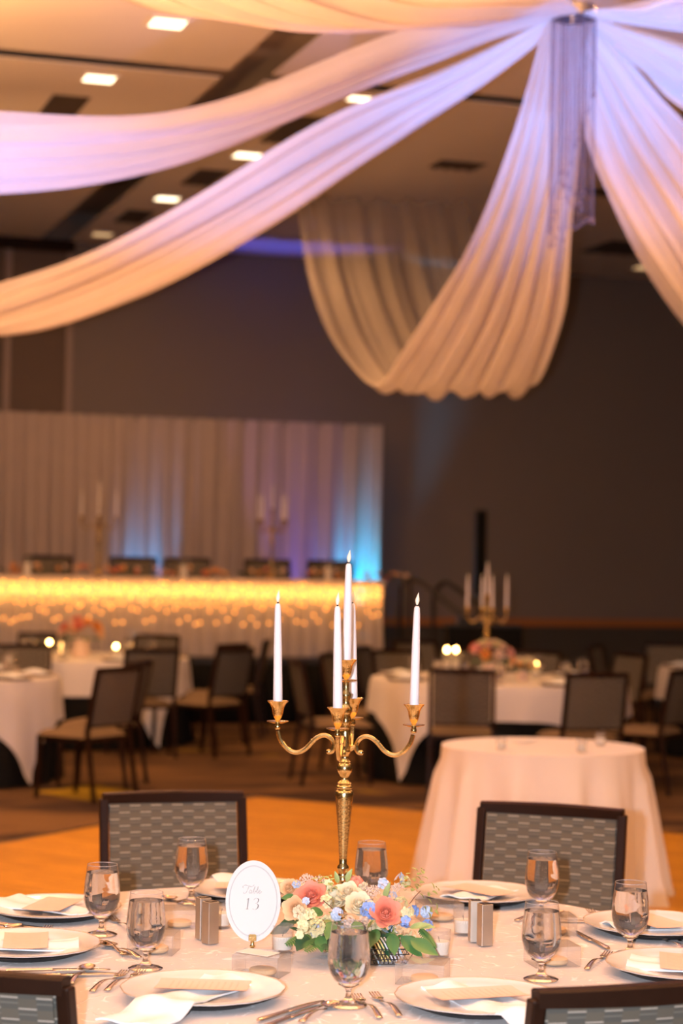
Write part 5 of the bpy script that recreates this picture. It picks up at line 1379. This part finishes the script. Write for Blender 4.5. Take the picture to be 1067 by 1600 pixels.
# ------------------------------------------------------------------ ceiling drapes
RC = aty(895, 30, 10.5)          # ring centre
def swag(lab, ctrl, folds=7, amp=0.035, seed=0, nseg=90, belly=0.10, see=False):
    """ctrl: (x, y, z, width) stations along the cloth"""
    rnd = random.Random(seed); ph = [rnd.uniform(0, 6.28) for _ in range(5)]
    P = [tuple(c) for c in ctrl]; n = nseg; nu = 64
    C = [catmull(P, i/n) for i in range(n+1)]
    m = MB(); vs = []
    for i, (x, y, z, w_) in enumerate(C):
        a = C[max(0, i-1)]; b = C[min(n, i+1)]; d = Vector((b[0]-a[0], b[1]-a[1], b[2]-a[2])).normalized()
        hd = Vector((d.x, d.y, 0)).normalized(); side = Vector((-hd.y, hd.x, 0)); nrm = side.cross(d).normalized()
        tt = i/n; g = min(1, tt/0.25)*min(1, (1-tt)/0.12+0.3)
        for k in range(nu+1):
            u = k/nu; q = (u-0.5)
            f = sin(2*pi*folds*u+ph[0]+0.8*sin(tt*3+ph[1]))+0.55*sin(2*pi*folds*1.63*u+ph[2]+tt*1.5)+0.3*sin(2*pi*folds*2.9*u+ph[3])
            a_ = amp*(0.4+0.6*g)*min(1, w_/0.7)
            # selvedges hang a little lower than the middle, like a shallow arch
            pnt = Vector((x, y, z))+side*(q*w_+0.012*sin(f*2+tt*9)*g)+nrm*(-f*a_*1.15)+Vector((0, 0, -belly*g*(1-(2*q)**2)*0.5+0.0))
            if abs(q) > 0.46: pnt.z -= 0.02*g*(1+sin(tt*21+ph[4]))
            vs.append(pnt)
    fs = [(i*(nu+1)+k, i*(nu+1)+k+1, (i+1)*(nu+1)+k+1, (i+1)*(nu+1)+k) for i in range(n) for k in range(nu)]
    dense = 0 if not see else 1
    m.uv = {i*(nu+1)+k: ((C[i][3] if see and i > n*0.5 else 0.5), k/nu) for i in range(n+1) for k in range(nu+1)}
    m.add(vs, fs); o = m.build('ceiling_drape', 'drape', sharp=0); o.data.polygons.foreach_set('use_smooth', [True]*len(o.data.polygons))
    tag(o, lab, 'drape', 'sheer swags gathered at the chandelier'); return o
def spoke(th, r, z):
    a = radians(th); return (RC.x+r*cos(a), RC.y+r*sin(a), z)
def radial(th, rz, r0=0.10):
    return [(*spoke(th, r, z), w_) for r, z, w_ in rz]
z0 = RC.z
swag('sheer drape plunging behind the chandelier and looping up to the far ceiling', [
    (RC.x-0.06, 10.62, z0, 0.16), (1.15, 11.5, 4.12, 0.40), (1.10, 12.3, 3.72, 0.60), (1.02, 13.3, 3.35, 0.90), (0.92, 14.4, 3.10, 1.12), (0.86, 15.3, 3.02, 1.22), (0.78, 16.2, 3.16, 1.35), (0.62, 17.3, 3.62, 1.50), (0.45, 18.6, 4.35, 1.60), (0.34, 20.0, CZ-0.02, 1.70)], 6, 0.04, 1, see=True)
swag('long warm drape sweeping low across the left side below the others', radial(150, [(0.10, z0, 0.16), (0.6, 4.33, 0.42), (1.19, 4.12, 0.70), (2.1, 3.70, 0.95), (3.1, 3.33, 1.05), (4.05, 3.17, 1.1), (5.2, 3.32, 1.0), (6.6, 3.85, 1.0), (8.6, CZ-0.02, 1.0)]), 6, 0.04, 2)
swag('long drape washed violet-blue crossing above the lower left one', radial(200, [(0.10, z0, 0.16), (0.5, 4.44, 0.5), (1.07, 4.23, 0.95), (2.08, 3.76, 1.3), (3.02, 3.56, 1.55), (4.2, 3.53, 1.6), (5.6, 3.9, 1.05), (7.6, CZ-0.02, 1.05)]), 6, 0.04, 3)
swag('peach drape coming towards us along the top of the photograph', radial(243, [(0.10, z0, 0.16), (0.8, 4.42, 0.5), (1.61, 4.21, 0.75), (2.78, 3.92, 0.9), (3.85, 3.84, 0.95), (5.2, 4.05, 0.95), (7.2, CZ-0.02, 0.95)]), 6, 0.035, 4)
swag('drape falling steeply right of the crystal strands', radial(60, [(0.10, z0, 0.16), (0.7, 4.27, 0.50), (1.36, 4.02, 0.80), (2.3, 3.68, 1.0), (3.4, 3.28, 1.05), (4.6, 3.04, 1.05), (6.2, 3.3, 1.2), (9.2, CZ-0.02, 1.4)]), 6, 0.04, 5)
swag('violet-lit drape leaving the chandelier towards the right frame edge', radial(20, [(0.10, z0, 0.16), (0.5, 4.42, 0.45), (1.0, 4.25, 0.7), (2.2, 3.9, 0.85), (3.8, 3.65, 0.9), (7.5, CZ-0.02, 1.0)]), 6, 0.035, 6)
swag('thin drape edge leaving the chandelier along the top right', radial(318, [(0.10, z0, 0.16), (0.5, 4.50, 0.45), (1.1, 4.42, 0.7), (2.2, 4.15, 0.85), (3.8, 3.95, 0.9), (6.8, CZ-0.02, 1.0)]), 6, 0.035, 7)

# chandelier of crystal strands
ch = thing('crystal_chandelier', 'crystal bead chandelier of staggered strands where the drapes gather', 'chandelier', (RC.x+0.0, RC.y-0.05, z0+0.02))
Rr = 0.116
MB().shell([(Rr, -0.03), (Rr, 0.03)], 36).build('mirror_band', 'mirror', ch)
MB().lathe([(0.001, 0.0), (Rr-0.004, 0.0), (Rr-0.004, 0.012), (0.001, 0.012)], 36).build('top_plate', 'mirror', ch)
MB().tube([(0, 0, 0.01), (0, 0, CZ-z0-0.02)], 0.006, 8).build('hanging_rod', 'steeld', ch)
def strand(L):
    m = MB(); n = int(L/0.0155); 
    for k in range(n):
        z = -0.03-0.0155*k; r = 0.0062 if k < n-1 else 0.012
        q = k*0.7
        ring_ = [(r*cos(q+i*pi/2), r*sin(q+i*pi/2), z) for i in range(4)]
        m.add([(0, 0, z+r)]+ring_+[(0, 0, z-r)], [(0,1,2),(0,2,3),(0,3,4),(0,4,1),(5,2,1),(5,3,2),(5,4,3),(5,1,4)])
    m.tube([(0, 0, 0.0), (0, 0, -0.03-0.0155*n)], 0.0005, 3)
    return m
rc_ = random.Random(9)
for k in range(34):
    a = 2*pi*k/34; x = Rr*cos(a); y = Rr*sin(a)
    # lengths spiral down: short at the right rim, longest at the left front
    fr = (a/(2*pi)+0.0) % 1
    L = 0.46+0.72*fr**0.8 if True else 0
    sx = (x/Rr+1)/2
    if y < 0: L = 1.20-0.10*sx*1.0 if sx > 0.35 else 1.24-0.5*abs(sin(k*1.9))*sx
    else: L = 0.42+0.75*(1-sx)
    o = strand(L+rc_.uniform(-.02, .02)).build('crystal_strand', 'crystal', ch, smooth=False); o.location = (x*(1 if y < 0 or sx < .8 else 1), y, 0)
for k in range(20):
    a = 2*pi*k/20+0.1; x = 0.066*cos(a); y = 0.066*sin(a); sx = (x/0.066+1)/2
    o = strand(1.05-0.25*abs(sx-0.7)+rc_.uniform(-.05, .05)).build('crystal_strand', 'crystal', ch, smooth=False); o.location = (x, y, 0)
